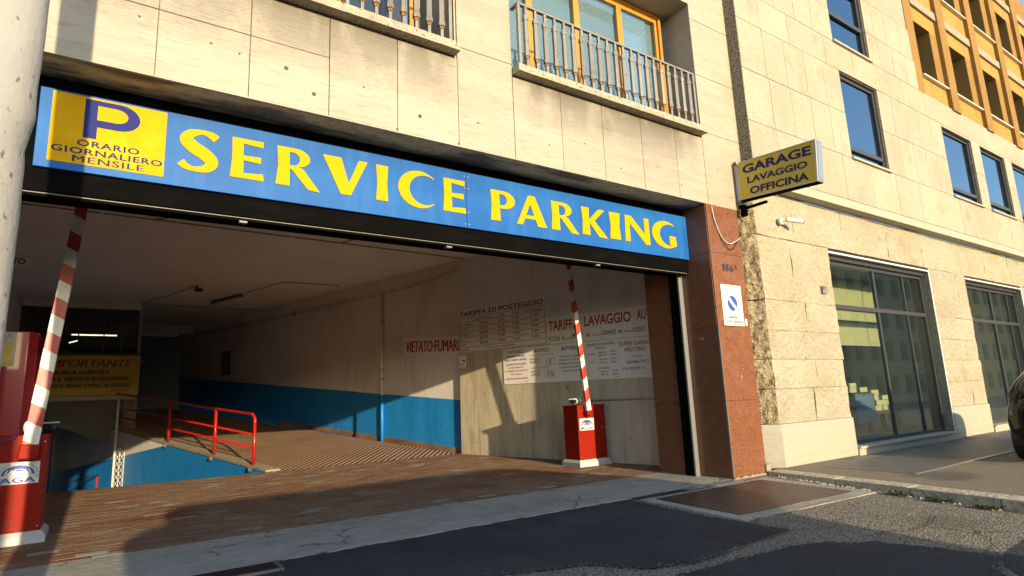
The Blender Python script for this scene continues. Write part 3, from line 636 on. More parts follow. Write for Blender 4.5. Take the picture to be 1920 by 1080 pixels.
# balcony railings
def make_grille(loc, lab):
    t = thing('window_railing', lab, 'railing', loc, 0, 'window railings over the entrance')
    L = 3.34
    box('top_rail', 'rail_grey', -.02, L + .02, -.022, .022, .83, .86, t, bevel=.003)
    for xx in (0, L): 
        box('end_post', 'rail_grey', xx - .02, xx + .02, -.021, .021, 0, .829, t, bevel=.003)
        box('wall_tie', 'rail_grey', xx - .02, xx + .02, .0225, .14, .832, .858, t)
    A = MB()
    A.box(-.017, .017, -.017, .017, .14, .829); 
    A.tube([(0, 0, .14), (0, 0, .70)], .035, 6)
    for zc in (.14, .64): A.tube([(0, 0, zc), (0, 0, zc + .055)], .043, 6)
    A.tube([(0, 0, .70), (0, 0, .73)], [.036, .022], 6)
    A.k = 1; A.tube([(0, 0, .105), (0, 0, .1395)], .030, 6); A.k = 0; A.box(-.017, .017, -.017, .017, 0, .104)
    first = None
    for k in range(21):
        xx = .11 + k * (L - .22) / 20
        if first is None: first = A.build('baluster', ['rail_grey', 'rust'], t); o = first
        else: o = first.copy(); COL.objects.link(o); o.parent = t
        o.location = (xx, random.uniform(-.002, .002), 0); o.rotation_euler = (0, 0, random.uniform(-.15, .15))
    return t
make_grille((4.02, 5.44, 5.31), 'grey iron railing of the right window, above the words PARKING')
make_grille((-.30, 5.44, 5.31), 'grey iron railing of the left window, cut by the top edge')

# granite pillar at the right of the entrance
gp = thing('granite_pillar', 'polished red granite pillar between entrance and travertine shop wall', 'pillar', (7.52, D, 0))
box('core', 'backing', .022, .76, .022, 1.36, .0, 4.10, gp)
zc = [.03, 1.10, 2.20, 3.33, 4.10]
for z0, z1 in zip(zc[:-1], zc[1:]):
    box('granite_panel', 'granite', .003, .78, 0, .020, z0 + .002, z1 - .002, gp, bevel=.0015)
    box('granite_panel', 'granite', 0, .020, .023, .60, z0 + .002, z1 - .002, gp, bevel=.0015)
    box('granite_panel', 'granite', .0, .020, .80, 1.36, z0 + .002, z1 - .002, gp, bevel=.0015)
    box('granite_panel', 'granite', .0, .50, 1.362, 1.38, z0 + .002, z1 - .002, gp, bevel=.0015)
box('corner_bead', 'alu', -.006, .0025, -.003, .022, .03, 2.2, gp)
A = MB()
for k in range(16):
    x = -.02 + k * .055; h = .03 + .02 * noise.noise((k * .8, 0, 0)) + (.12 if k > 13 else 0) * 1.0
    A.box(x, x + .0545, -.03 - .01 * noise.noise((k, 1, 0)), -.001, 0, h)
A.build('cement_base', 'mortar', gp, bevel=.006)
# mark, small slot plate on the reveal, sticker under the sign
box('key_slot', 'alu', -.006, -.001, .28, .36, 2.02, 2.06, gp); box('chip', 'mortar', .42, .44, -.0015, -.0002, 1.42, 1.47, gp)
ns = thing('house_number', 'dark metal house number 116A on the red granite pillar', 'house number', (7.77, D - .004, 3.05))
text_mesh([('1', 0, .055, .01, .12)], 'digit', 'ink_black', ns); text_mesh([('1', .085, .14, .008, .118)], 'digit', 'ink_black', ns)
text_mesh([('6', .17, .26, .006, .116)], 'digit', 'ink_black', ns); text_mesh([('A', .29, .36, .055, .125)], 'digit', 'ink_black', ns)
sg = thing('driveway_sign', 'white no parking sign reading passo carrabile on the granite pillar', 'sign', (7.655, D - .012, 2.21))
box('plate', 'white', 0, .495, 0, .008, 0, .63, sg, bevel=.002)
def ring_poly(x0, x1, z0, z1, r, n=5):
    P = []
    for cx, cz, a in ((x1 - r, z0 + r, -90), (x1 - r, z1 - r, 0), (x0 + r, z1 - r, 90), (x0 + r, z0 + r, 180)):
        for k in range(n + 1): P.append((cx + r * math.cos(R(a + 90 * k / n)), cz + r * math.sin(R(a + 90 * k / n))))
    return P
def flat(name, m, contours, parent, y, depth=.0012):
    me = contour_mesh(contours, depth); me.materials.append(M[m]); me.transform(Matrix.Translation((0, y, 0)) @ Matrix.Rotation(R(90), 4, 'X')); return link(name, me, parent)
flat('border', 'ink_black', [ring_poly(.018, .477, .018, .612, .04), ring_poly(.025, .470, .025, .605, .035)], sg, -.001)
circ = lambda cx, cz, r, n=32, a0=0, a1=360: [(cx + r * math.cos(R(a0 + (a1 - a0) * k / n)), cz + r * math.sin(R(a0 + (a1 - a0) * k / n))) for k in range(n if a1 - a0 == 360 else n + 1)]
flat('ring', 'alu', [circ(.247, .345, .178, 40), circ(.247, .345, .174, 40)], sg, -.001)
for s in (1, -1):      # blue disc cut by the white band
    P = []
    for k in range(25):
        a = R(-45 + 14) + (PI - 2 * R(14)) * k / 24 if s > 0 else R(135 + 14) + (PI - 2 * R(14)) * k / 24
        P.append((.247 + .118 * math.cos(a), .345 + .118 * math.sin(a)))
    flat('blue_segment', 'disc_blue' if 'disc_blue' in M else 'ink_blue2', [P], sg, -.001)
text_mesh([('COMUNE DI ROMA', .07, .425, .555, .578), ('CIRCOSCRIZIONE', .14, .38, .533, .546)], 'small_lettering', 'alu', sg, y=-.001, off=.0)
text_mesh([('passo', .115, .385, .095, .150), ('carrabile', .055, .455, .045, .092)], 'lettering', 'ink_black', sg, y=-.001, off=.02)
box('small_tag', 'white', 8.19, 8.235, D - .004, D - .001, 2.22, 2.33, None); tag(bpy.data.objects['small_tag'], 'tiny white tag stuck beside the passo carrabile sign', 'sticker')

# roller shutter box and guides
sh = thing('roller_shutter', 'black roller shutter housing and guides under the blue sign', 'shutter', (0, 5.97, 0))
box('housing', 'black_metal', -3, 7.515, .02, .385, 3.09, 4.10, sh)
box('bottom_bar', 'black_metal', -3, 7.50, .06, .10, 3.055, 3.088, sh); box('edge_trim', 'rail_grey', -3, 7.50, .048, .058, 3.078, 3.088, sh)
for (xx) in (1.0, 3.25, 5.6): box('guide_clip', 'rail_grey', xx, xx + .07, .05, .11, 3.036, 3.054, sh)
box('guide', 'black_metal', 7.44, 7.516, .20, .38, .0, 3.089, sh); box('guide_lip', 'alu', 7.425, 7.515, .17, .198, .0, 3.089, sh)

# ---------------------------------------------------------------- big blue sign
bs = thing('entrance_sign', 'long blue sign reading SERVICE PARKING over the entrance', 'sign', (0, 5.95, 0))
box('panel', 'sign_blue', -.58, 3.493, 0, .045, 3.285, 3.985, bs, bevel=.004)
box('panel', 'sign_blue', 3.497, 7.512, .0, .045, 3.285, 3.985, bs, bevel=.004)
for xx in (3.47, 3.52):
    for zz in (3.33, 3.48, 3.78, 3.93): MB().tube([(xx, -.004, zz), (xx, .001, zz)], .007, 6).build('rivet', 'steel', bs)
box('yellow_square', 'yellow_panel', -.495, .34, -.004, -.0005, 3.35, 3.968, bs)
def letter(ch, x0, x1, z0, z1):
    C = {}
    def arc(cx, cy, rx, ry, a, b, n=14): return [(cx + rx * math.cos(R(a + (b - a) * k / n)), cy + ry * math.sin(R(a + (b - a) * k / n))) for k in range(n + 1)]
    if ch == 'E': K = [[(.03, 1), (.96, 1), (.955, .845), (.36, .88), (.365, .575), (.90, .59), (.895, .43), (.375, .455), (.385, .13), (.97, .17), (1, 0), (0, 0), (.045, .5)]]
    elif ch == 'I': K = [[(0, 1), (1, 1), (.90, .5), (1, 0), (0, 0), (.10, .5)]]
    elif ch == 'V': K = [[(0, 1), (.40, 1), (.575, .33), (.80, 1), (1, 1), (.62, 0), (.40, 0)]]
    elif ch == 'R': K = [[(0, 0), (.05, .5), (.02, 1)] + [(.42, 1.0)] + arc(.42, .76, .34, .245, 85, -75, 12) + [(.62, .47), (1, -.06), (.72, -.03), (.35, .44), (.30, .44), (.31, 0)], [(.29, .89), (.38, .89)] + arc(.38, .715, .15, .175, 80, -80, 8) + [(.30, .54)]]
    elif ch == 'P': K = [[(0, 0), (.05, .5), (.02, 1)] + [(.50, 1.0)] + arc(.50, .71, .50, .295, 85, -85, 14) + [(.37, .42), (.385, 0)], [(.36, .89), (.46, .89)] + arc(.46, .705, .21, .19, 80, -80, 8) + [(.37, .52)]]
    elif ch == 'A': K = [[(0, 0), (.40, 1.02), (.62, 1.02), (1, 0), (.69, 0), (.62, .22), (.27, .22), (.18, 0)], [(.31, .335), (.58, .335), (.455, .74)]]
    elif ch == 'K': K = [[(0, 0), (.04, .5), (.0, 1), (.30, 1), (.28, .56), (.68, 1), (.92, 1), (.50, .55), (1, -.04), (.66, -.02), (.29, .47), (.31, 0)]]
    elif ch == 'N': K = [[(0, 0), (.03, 1), (.27, 1), (.80, .36), (.80, 1), (.99, 1), (1, -.03), (.82, -.03), (.20, .72), (.19, 0)]]
    elif ch == 'C': K = [arc(.58, .5, .58, .545, 44, 316, 30) + [(.99, .12), (.93, .10)][:1] + arc(.74, .5, .44, .44, 305, 55, 26) + [(.99, .86)]]
    elif ch == 'G': K = [arc(.56, .5, .56, .545, 52, 305, 30) + [(.98, .08), (.97, .47), (.70, .47), (.70, .14)] + arc(.72, .5, .42, .43, 275, 62, 24) + [(.93, .84)]]
    elif ch == 'S':
        P = [(.93, .84, .20), (.80, .915, .17), (.56, .955, .115), (.28, .88, .20), (.17, .72, .28), (.36, .56, .30), (.66, .42, .30), (.83, .26, .28), (.72, .10, .20), (.42, .035, .115), (.18, .08, .15), (.05, .17, .19)]
        Q = crom(P, 5); Lp = []; Rp = []
        W = x1 - x0; H = z1 - z0
        for i, (x, y, ww) in enumerate(Q):
            a = Q[max(i - 1, 0)]; b = Q[min(i + 1, len(Q) - 1)]; d = Vector(((b[0] - a[0]) * W, (b[1] - a[1]) * H)).normalized()
            nx, ny = -d.y * H * ww / 2 / W, d.x * H * ww / 2 / H
            Lp.append((x + nx, y + ny)); Rp.append((x - nx, y - ny))
        K = [Lp + Rp[::-1]]
    K = [[(x0 + px * (x1 - x0), z0 + pz * (z1 - z0)) for px, pz in c] for c in K]
    flat('letter_' + ch.lower(), 'sign_yellow', K, bs, -.005, .008)
for ch, x0, x1 in zip('SERVICE', (.45, .885, 1.30, 1.765, 2.35, 2.61, 3.175), (.78, 1.19, 1.74, 2.25, 2.49, 3.06, 3.48)): letter(ch, x0, x1, 3.455, 3.86)
for ch, x0, x1 in zip('PARKING', (3.83, 4.22, 4.775, 5.31, 5.83, 6.13, 6.70), (4.20, 4.70, 5.25, 5.78, 6.04, 6.64, 7.24)): letter(ch, x0, x1, 3.435, 3.828)
arcp = lambda cx, cy, rx, ry, a, b, n=12: [(cx + rx * math.cos(R(a + (b - a) * k / n)), cy + ry * math.sin(R(a + (b - a) * k / n))) for k in range(n + 1)]
flat('letter_p', 'p_blue', [[(-.27, 3.595), (-.27, 3.95)] + arcp(-.02, 3.828, .155, .122, 90, -90) + [(-.175, 3.706), (-.175, 3.595)], [(-.18, 3.905)] + arcp(-.04, 3.838, .085, .067, 90, -90, 8) + [(-.18, 3.771)]], bs, -.0065, .004)
text_mesh([('ORARIO', -.305, .145, 3.515, 3.572), ('GIORNALIERO', -.475, .325, 3.440, 3.497), ('MENSILE', -.325, .185, 3.368, 3.425)], 'lettering', 'ink_blue', bs, y=-.0058, off=.022, spacing=1.12)

# ---------------------------------------------------------------- projecting yellow lightbox
v0 = Vector((0, -1.273, -.098)).normalized()
T = Matrix.Identity(4); ex = v0; ey = Vector((1, 0, 0)); ez = ex.cross(ey)
for i in range(3): T[i][0] = ex[i]; T[i][1] = ey[i]; T[i][2] = ez[i]
T[0][3], T[1][3], T[2][3] = 8.30, 5.478, 4.242
gs = thing('projecting_sign', 'yellow lightbox sign reading GARAGE LAVAGGIO OFFICINA jutting from the wall', 'sign', T=T)
Ls, Hs = 1.277, .628
box('casing', 'alu', .0, Ls, .004, .165, .0, Hs, gs, bevel=.004); box('yellow_face', 'box_yellow', .022, Ls - .03, -.001, .0035, .024, Hs - .024, gs)
for zz in (.215, .385): box('divider', 'alu', .022, Ls - .03, -.003, -.0012, zz, zz + .006, gs)
box('front_trim', 'alu', 0, Ls, -.006, .003, Hs - .022, Hs, gs); box('front_trim', 'alu', 0, Ls, -.006, .003, 0, .022, gs); box('front_trim', 'alu', Ls - .028, Ls, -.0061, .0031, .0222, Hs - .0222, gs)
box('front_trim', 'alu', 0, .020, -.0061, .0031, .0222, Hs - .0222, gs)
box('end_panel', 'blue_cloth', Ls + .0005, Ls + .004, .03, .145, .03, Hs - .03, gs)
box('underside', 'black_metal', .01, Ls - .01, .01, .16, -.006, -.001, gs)
text_mesh([('GARAGE', .07, 1.205, .415, .560)], 'lettering', 'ink_blue', gs, y=-.0035, off=.036)
text_mesh([('LAVAGGIO', .15, 1.14, .240, .350), ('OFFICINA', .19, 1.15, .055, .175)], 'lettering', 'ink_blue', gs, y=-.0035, off=.035)
br = thing('sign_bracket', 'dark iron mounting box of the yellow sign on the facade corner', 'bracket', (8.38, 5.50, 4.2))
box('mount_box', 'alu', -.05, .10, -.03, .05, -.02, .72, br, bevel=.004); box('foot', 'black_metal', -.03, .06, -.05, .04, -.20, -.025, br); box('arm', 'black_metal', .0, .04, -.42, -.06, -.10, -.06, br)
for zz in (.0, .66): box('lug', 'rust', -.09, -.052, -.03, .02, zz, zz + .03, br)
# cables on the pillar
def sag(name, pts, r, m, lab, cat='cable'):
    P = crom(pts, 6); tag(MB().tube(P, r, 5).build(name, m, smooth=True), lab, cat, 'loose cables by the pillar top')
sag('cable', [(7.62, D - .03, 4.06), (7.66, D - .03, 3.85), (7.78, D - .03, 3.60), (7.95, D - .03, 3.50), (8.12, D - .03, 3.55), (8.25, D - .03, 3.62)], .006, 'white', 'pale cable sagging across the pillar below its top')
sag('cable', [(7.64, D - .02, 3.98), (7.72, D - .02, 3.70), (7.88, D - .02, 3.46), (8.05, D - .02, 3.42), (8.22, D - .02, 3.60)], .006, 'dark', 'dark cable looping lower across the pillar top')
sag('cable', [(8.30, D - .06, 4.10), (8.305, D - .05, 3.85), (8.29, D - .05, 3.64), (8.34, D - .06, 3.52), (8.33, D - .05, 3.40)], .008, 'rust', 'brown cable dropping from the yellow sign bracket')

# ================================================================== travertine office building
k_u = .9613; YU = 5.34
U = lambda x: x * k_u
Z = lambda z: 1.25 + (z - 1.25) * k_u
ob = thing('office_building', 'pale pitted travertine office block with dark framed windows', 'building', (0, YU, 0))
XS = 8.58
wins = [(12.46, 14.10, 5.86, 7.80), (12.40, 14.02, 8.50, 10.40), (17.52, 19.42, 5.86, 7.74), (20.05, 21.93, 5.86, 7.74), (22.55, 24.4, 5.86, 7.74)]
courses = [(4.88, 5.84), (5.84, 6.83), (6.83, 7.82), (7.82, 8.47), (8.47, 9.25), (9.25, 10.13), (10.13, 11.0)]
jx = {0: [8.92, 9.77, 10.9, 12.05, 13.2, 14.35, 15.5, 16.65, 17.8, 18.95, 20.1, 21.25, 22.4, 23.6, 24.8, 26.0, 27.5],
      1: [8.92, 9.74, 10.43, 11.12, 11.81, 12.46, 14.10, 14.85, 15.55, 16.2, 16.85, 17.52, 19.42, 20.05, 21.93, 22.55, 24.4, 26, 27.5],
      2: [8.92, 9.68, 10.37, 11.07, 11.78, 12.46, 14.10, 14.75, 15.4, 16.1, 16.8, 17.52, 19.42, 20.05, 21.93, 22.55, 24.4, 26, 27.5],
      3: [8.92, 9.65, 10.63, 12.0, 13.15, 14.32, 15.5, 16.7, 18.0, 19.3, 20.6, 21.9, 23.2, 24.6, 26, 27.5],
      4: [8.92, 9.65, 10.27, 10.95, 11.62, 12.40, 14.02, 14.55, 15.25, 15.95, 16.52],
      5: [8.92, 9.60, 10.25, 10.92, 11.60, 12.40, 14.02, 14.48, 15.1, 15.8, 16.46],
      6: [8.92, 9.9, 11.1, 12.3, 13.5, 14.9, 16.4]}
for ci, (z0, z1) in enumerate(courses):
    J = jx[ci]
    for a, b in zip(J[:-1], J[1:]):
        if any(wa - .03 < a and b < wb + .03 and wz0 < (z0 + z1) / 2 < wz1 for wa, wb, wz0, wz1 in wins): continue
        if ci == 2 and a < 9: pass
        slab(U(a) if a > 8.95 else XS, U(b), Z(z0), Z(z1) if ci != 3 else Z(z1), y=0, m='panel2', th=.035, g=.004, name='stone_panel', parent=ob)
for wz0, wz1 in ((7.74, 7.82),):
    for a, b in ((17.52, 19.42), (20.05, 21.93), (22.55, 24.4)): pass
box('ledge', 'plinth', XS, U(27.5), .0, .24, Z(4.705), Z(4.88) - .005, ob)
# core behind panels, with window holes
def core(x0, x1, z0, z1): box('core_wall', 'backing', x0, x1, .033, .45, z0, z1, ob)
core(XS + .002, U(27.5), Z(4.88), Z(5.85)); core(XS + .002, U(12.46), Z(5.85), Z(8.49)); core(U(14.10), U(17.52), Z(5.85), Z(7.80)); core(U(19.42), U(20.05), Z(5.85), Z(7.80)); core(U(21.93), U(22.55), Z(5.85), Z(7.80)); core(U(24.4), U(27.5), Z(5.85), Z(7.8))
core(U(12.46), U(16.5), Z(7.81), Z(8.48)); core(U(16.5), U(27.5), Z(7.81), Z(8.42)); core(XS + .002, U(12.40), Z(8.49), Z(11)); core(U(14.02), U(16.48), Z(8.49), Z(11)); core(U(12.40), U(14.02), Z(10.42), Z(11))
box('side_face', 'bushed', XS - .012, XS - .001, .0, .5, Z(4.705), Z(5.83), ob); box('side_face', 'bushed', XS - .012, XS - .001, .0, .5, Z(5.835), Z(7.82), ob); box('side_face', 'bushed', XS - .012, XS - .001, .0, .5, Z(7.825), Z(11), ob)
for wi, (a, b, z0, z1) in enumerate(wins):
    a, b, z0, z1 = U(a), U(b), Z(z0), Z(z1)
    if wi >= 2: box('stone_panel', 'panel2', a + .004, b - .004, 0, .035, z1 + .004, Z(7.82) - .004, ob)
    if wi == 1: pass
    yf = .075
    box('reveal', 'bushed', b - .012, b - .001, .036, .45, z0, z1, ob); box('reveal', 'plinth', a + .001, a + .010, .036, .45, z0, z1, ob); box('reveal', 'dark_frame', a + .01, b - .012, .036, .45, z1 - .012, z1 - .001, ob)
    A = MB(); w_ = .06; xa, xb = a + .011, b - .013
    A.box(xa, xa + w_, yf, yf + .07, z0 + .01, z1 - .014); A.box(xb - w_, xb, yf, yf + .07, z0 + .01, z1 - .014); A.box(xa + w_, xb - w_, yf, yf + .07, z1 - .08, z1 - .014); A.box(xa + w_, xb - w_, yf, yf + .07, z0 + .01, z0 + .07)
    tz = z0 + .20 if wi != 1 else z0 + .68
    A.box(xa + w_, xb - w_, yf - .02, yf + .07, tz, tz + .09)
    f = A.build('window_frame', 'dark_frame', ob, bevel=.003)
    box('glass', 'glass_dark', xa + w_ + .001, xb - w_ - .001, yf + .03, yf + .036, tz + .092, z1 - .081, f)
    box('glass', 'glass_dark', xa + w_ + .001, xb - w_ - .001, yf + .03, yf + .036, z0 + .071, tz - .002, f)
    box('inner_blind', 'blue_cloth', xa + .01, xb - .01, yf + .25, yf + .26, z0, z1, f)
    box('window_sill', 'plinth', a - .03, b + .04, -.05, .15, z0 - .045, z0 - .001, ob, bevel=.004)
# ground floor ashlar
sc = [(.05, .70), (.70, 1.24), (1.24, 1.71), (1.71, 2.18), (2.18, 2.68), (2.68, 3.77), (3.77, 4.56)]
OY = D - YU
def ash(x0, x1, z0, z1, seed, **k):
    m = 'plinth' if z1 <= .71 else 'ashlar'
    rough_slab('ashlar_block', m, ob, x0 + .004, x1 - .004, z0 + .003, z1 - .003, OY + (-.03 if z1 <= .71 else 0), .09, .004 if z1 <= .71 else .022, seed, cell=.11, edge=.006, **k)
sd_ = 1
for i, (z0, z1) in enumerate(sc[:6]):
    splits = [8.77] + ([] if i == 0 else [9.8 + .35 * ((i * 37) % 5) / 4 - .1] if i != 5 else [9.72]) + [10.98]
    for a, b in zip(splits[:-1], splits[1:]): ash(a, b, z0, z1 if i < 5 else 3.765, sd_, raggr=(.022 if b == 10.98 and i else 0)); sd_ += 1.7
    splits = [15.20] + ([] if i == 0 else [16.1 + .6 * ((i * 53) % 7) / 6]) + [17.25]
    for a, b in zip(splits[:-1], splits[1:]): ash(a, b, z0, z1, sd_, raggr=(.03 if b == 17.25 and i else 0), raggl=(.015 if a == 15.20 and i else 0)); sd_ += 1.7
    for a, b in [(21.1, 22.6), (22.6, 26.5)]: ash(a, b, z0, z1, sd_); sd_ += 1.7
for a, b in zip([8.77, 9.9, 11.6, 13.4, 15.05, 17.1, 18.7, 20.4, 22.3, 24.2], [9.9, 11.6, 13.4, 15.05, 17.1, 18.7, 20.4, 22.3, 24.2, 26.5]): ash(a, b, 3.77, 4.555, sd_); sd_ += 1.7
box('core_wall', 'backing', 8.78, 10.94, OY + .088, OY + .30, 0, 4.6, ob); box('core_wall', 'backing', 15.20, 17.20, OY + .088, OY + .26, 0, 4.6, ob); box('core_wall', 'backing', 21.12, 26.5, OY + .088, OY + .3, 0, 4.6, ob); box('core_wall', 'backing', 10.94, 21.12, OY + .088, OY + .3, 3.76, 4.6, ob)
# broken stone return beside the pillar: slanted blocks
def ret_block(z0, z1, m, seed, amp):
    A = MB(); nx, nz = 7, max(3, int((z1 - z0) / .09)); vs = []
    p0 = Vector((8.40, D + .38)); p1 = Vector((8.768, D - (.03 if m == 'plinth' else 0)))
    nn = Vector((-(p1 - p0).y, (p1 - p0).x)).normalized() * -1
    for j in range(nz + 1):
        for i in range(nx + 1):
            p = p0.lerp(p1, i / nx); z = z0 + (z1 - z0) * j / nz
            q = amp * (noise.noise((i * .7, z * 5, seed)) + .7 * noise.noise((i * 1.9, z * 13, seed))) * (0 if i == nx else 1)
            e = -.012 if j in (0, nz) else 0
            vs.append((p.x + nn.x * (q + e), p.y - YU + nn.y * (q + e), z))
    W = nx + 1; fs = [(j * W + i, j * W + i + 1, (j + 1) * W + i + 1, (j + 1) * W + i) for j in range(nz) for i in range(nx)]
    A.add(vs, fs); A.build('return_block', m, ob)
for i, (z0, z1) in enumerate([(.05, .70), (.71, 1.24), (1.25, 1.71), (1.72, 2.66), (2.68, 3.77), (3.78, 4.56)]): ret_block(z0, z1, 'plinth' if i == 0 else 'rubble', i * 3.1, .004 if i == 0 else .05)
box('gap_fill', 'dark', 8.32, 9.2, OY + .385, OY + .40, 0, 4.6, ob)

# shop windows and shop inside
def shop(x0, x1, lab, full):
    s = thing('shop_front', lab, 'shop window', (x0, D, 0), 0, 'glazed shop fronts in the travertine wall')
    W = x1 - x0; yg = .20
    P = [(-.02, -.0), (W + .08, -.12), (W + .08, .6), (-.02, .6)] 
    box('step', 'plinth', -.0, W + .03, -.055, .45, .03, .16, s, bevel=.006); box('threshold', 'sill' if False else 'plinth', .0, W, .0 - .085, .45, .163, .20, s, bevel=.004)
    box('jamb', 'mortar', W - .03, W - .001, .012, .5, .2, 3.68, s); box('jamb', 'mortar', .001, .028, .10, .5, .2, 3.68, s)
    box('jamb_trim', 'white', W - .034, W + .01, -.008, .008, .2, 3.72, s)
    box('head_trim', 'white', -.02, W + .01, -.004, .10, 3.68, 3.715, s); box('head', 'dark_frame', .03, W - .03, .10, .5, 3.60, 3.679, s)
    fr = [0.03, 1.98, 3.28, W - .035] if full else [0.03, 2.0, 3.2, W - .035]
    fo = []
    zb = .205; f = None
    for k, x in enumerate(fr):
        wd = .055 if k in (1,) else .04
        xa = x if k == 0 else (x - wd / 2 if k < 3 else x - wd); f = box('mullion', 'dark_frame', xa, xa + wd, yg - .03, yg + .03, zb, 3.60, s, bevel=.003)
    for za, zb2 in ((2.68, 2.76), (zb, zb + .06), (3.53, 3.60)): box('rail', 'dark_frame', .07, W - .075, yg - .028, yg + .028, za, zb2, s)
    for a, b in zip(fr[:-1], fr[1:]):
        for z0, z1 in ((zb + .06, 2.68), (2.76, 3.53)): box('glass', 'glass_shop', a + .03, b - .03, yg, yg + .008, z0 + .001, z1 - .001, f)
    box('inner_screen', 'shop_wall', -.2 if full else 1.0, 5.1 if full else 4.0, 2.7, 2.75, -.0, 3.8, s)
    A = MB()
    return s
s1 = shop(10.98, 15.20, 'tall glazed shop front with olive blind nearest the granite pillar', True)
s2 = shop(17.25, 21.10, 'farther shop front partly hidden behind the black car', False)
rm = setting(box('shop_floor', 'mortar', 10.6, 21.5, 5.9, 12, .1, .19)); 
setting(box('shop_ceiling', 'shop_wall', 10.6, 21.5, 5.86, 12, 3.8, 3.95)); setting(box('shop_back_wall', 'shop_wall', 10.6, 21.5, 12, 12.1, 0, 3.95)); setting(box('shop_side_wall', 'shop_wall', 10.3, 10.6, 5.86, 12, 0, 3.95)); setting(box('shop_partition', 'shop_wall', 16.2, 16.35, 5.86, 12, .19, 3.8)); setting(box('shop_side_wall', 'shop_wall', 21.4, 21.6, 5.86, 12, 0, 3.95))
rb_ = thing('roller_blind', 'olive roller blind half lowered behind the first shop window', 'blind', (11.6, 6.6, 2.1))
box('fabric', 'olive_blind', 0, 3.35, 0, .008, .03, 1.45, rb_); box('hem_bar', 'white', 0, 3.35, -.006, .014, 0, .028, rb_); box('roller', 'alu', -.03, 3.38, -.02, .05, 1.452, 1.52, rb_)
for zz in (.50, .76): box('painted_shadow_bar', 'dark_frame', 0, 3.3, -.018, -.010, zz, zz + .05, rb_)  # dark bars stand in for the cross-shaped shadow on the blind
box('painted_shadow_bar', 'dark_frame', .85, .92, -.028, -.019, .03, 1.45, rb_)
bench = thing('display_bench', 'low dark bench inside the shop carrying pale boxes', 'bench', (14.15, 6.75, .19))
box('top', 'wood_dark', 0, 1.5, 0, .5, .40, .468, bench)
for x, y in ((.05, .03), (.05, .4), (.75, .03), (.75, .4), (1.4, .03), (1.4, .4)): box('leg', 'wood_dark', x, x + .06, y, y + .06, 0, .399, bench)
stack = [(14.30, 14.79, .662, .78), (14.84, 15.05, .662, .78), (15.13, 15.42, .662, .78), (14.56, 15.17, .782, .895), (14.36, 14.68, .897, 1.005), (14.86, 15.21, .897, 1.0), (14.38, 14.71, 1.007, 1.13), (13.46, 13.74, 1.092, 1.195), (13.90, 14.22, 1.092, 1.20), (13.48, 13.75, 1.197, 1.30)]
labs = ['long pale box, left in bottom row of the shelf stack', 'narrow pale box, middle of the bottom row', 'pale box at the right end of the bottom row', 'wide pale box alone in the second row', 'pale box, left of two in the third row', 'pale box, right of two in the third row', 'pale box topping the right hand stack', 'pale box left above the blue grey panel', 'pale box right above the blue grey panel', 'pale box topping the left hand stack']
for (x0, x1, z0, z1), lb in zip(stack, labs):
    o = thing('card_box', lb, 'box', (x0, 6.77, z0), 0, 'pale boxes stacked in the shop'); wd = x1 - x0
    box('body', 'card', 0, wd, 0, .3, 0, z1 - z0 - .004, o, bevel=.003); box('lid', 'white', wd - .02, wd + .002, -.004, .304, .01, z1 - z0, o)
bx = thing('hanging_cabinet', 'blue grey hanging panel beside the boxes in the shop', 'cabinet', (13.46, 6.68, .45))
box('panel', 'blue_cloth', 0, .80, 0, .05, 0, .60, bx); box('post', 'alu', .805, .83, 0, .05, -.26, .61, bx); box('shelf', 'wood_dark', 0, .80, 0.051, .46, .60, .638, bx); box('cord', 'white', .5, .507, -.006, -.001, .25, .58, bx)
# wall items
cm = thing('bullet_camera', 'white bullet security camera on the travertine above the shop', 'camera', (9.45, D - .02, 4.06))
MB().tube([(0, 0, 0), (0, -.05, 0)], .062, 16).build('mount', 'white', cm, bevel=.006); MB().tube([(0, -.05, 0), (.07, -.12, .01)], .018, 8).build('arm', 'white', cm)
MB().tube([(.04, -.10, .02), (.28, -.26, -.03)], .042, 12).build('housing', 'white', cm, bevel=.006); MB().tube([(.281, -.261, -.03), (.29, -.267, -.032)], .036, 12).build('lens', 'dark', cm)
A = MB(); A.box(10.53, 10.69, D - .035, D - .028, 2.88, 3.02); tag(A.build('wall_sticker', 'alu'), 'small grey sticker on the stone left of the shop window', 'sticker')
text_mesh([('P', 10.55, 10.62, 2.94, 3.005)], 'print', 'ink_black', bpy.data.objects['wall_sticker'], y=D - .0365)
MB().tube([(15.33, D - .012, 1.93), (15.33, D + .01, 1.93)], .085, 9).build('broken_hole', 'dark', ob)
MB().tube([(15.24, D - .03, 3.55), (15.245, D - .028, 2.2), (15.30, D - .03, 2.0)], .014, 6).build('wall_cable', 'white', ob)

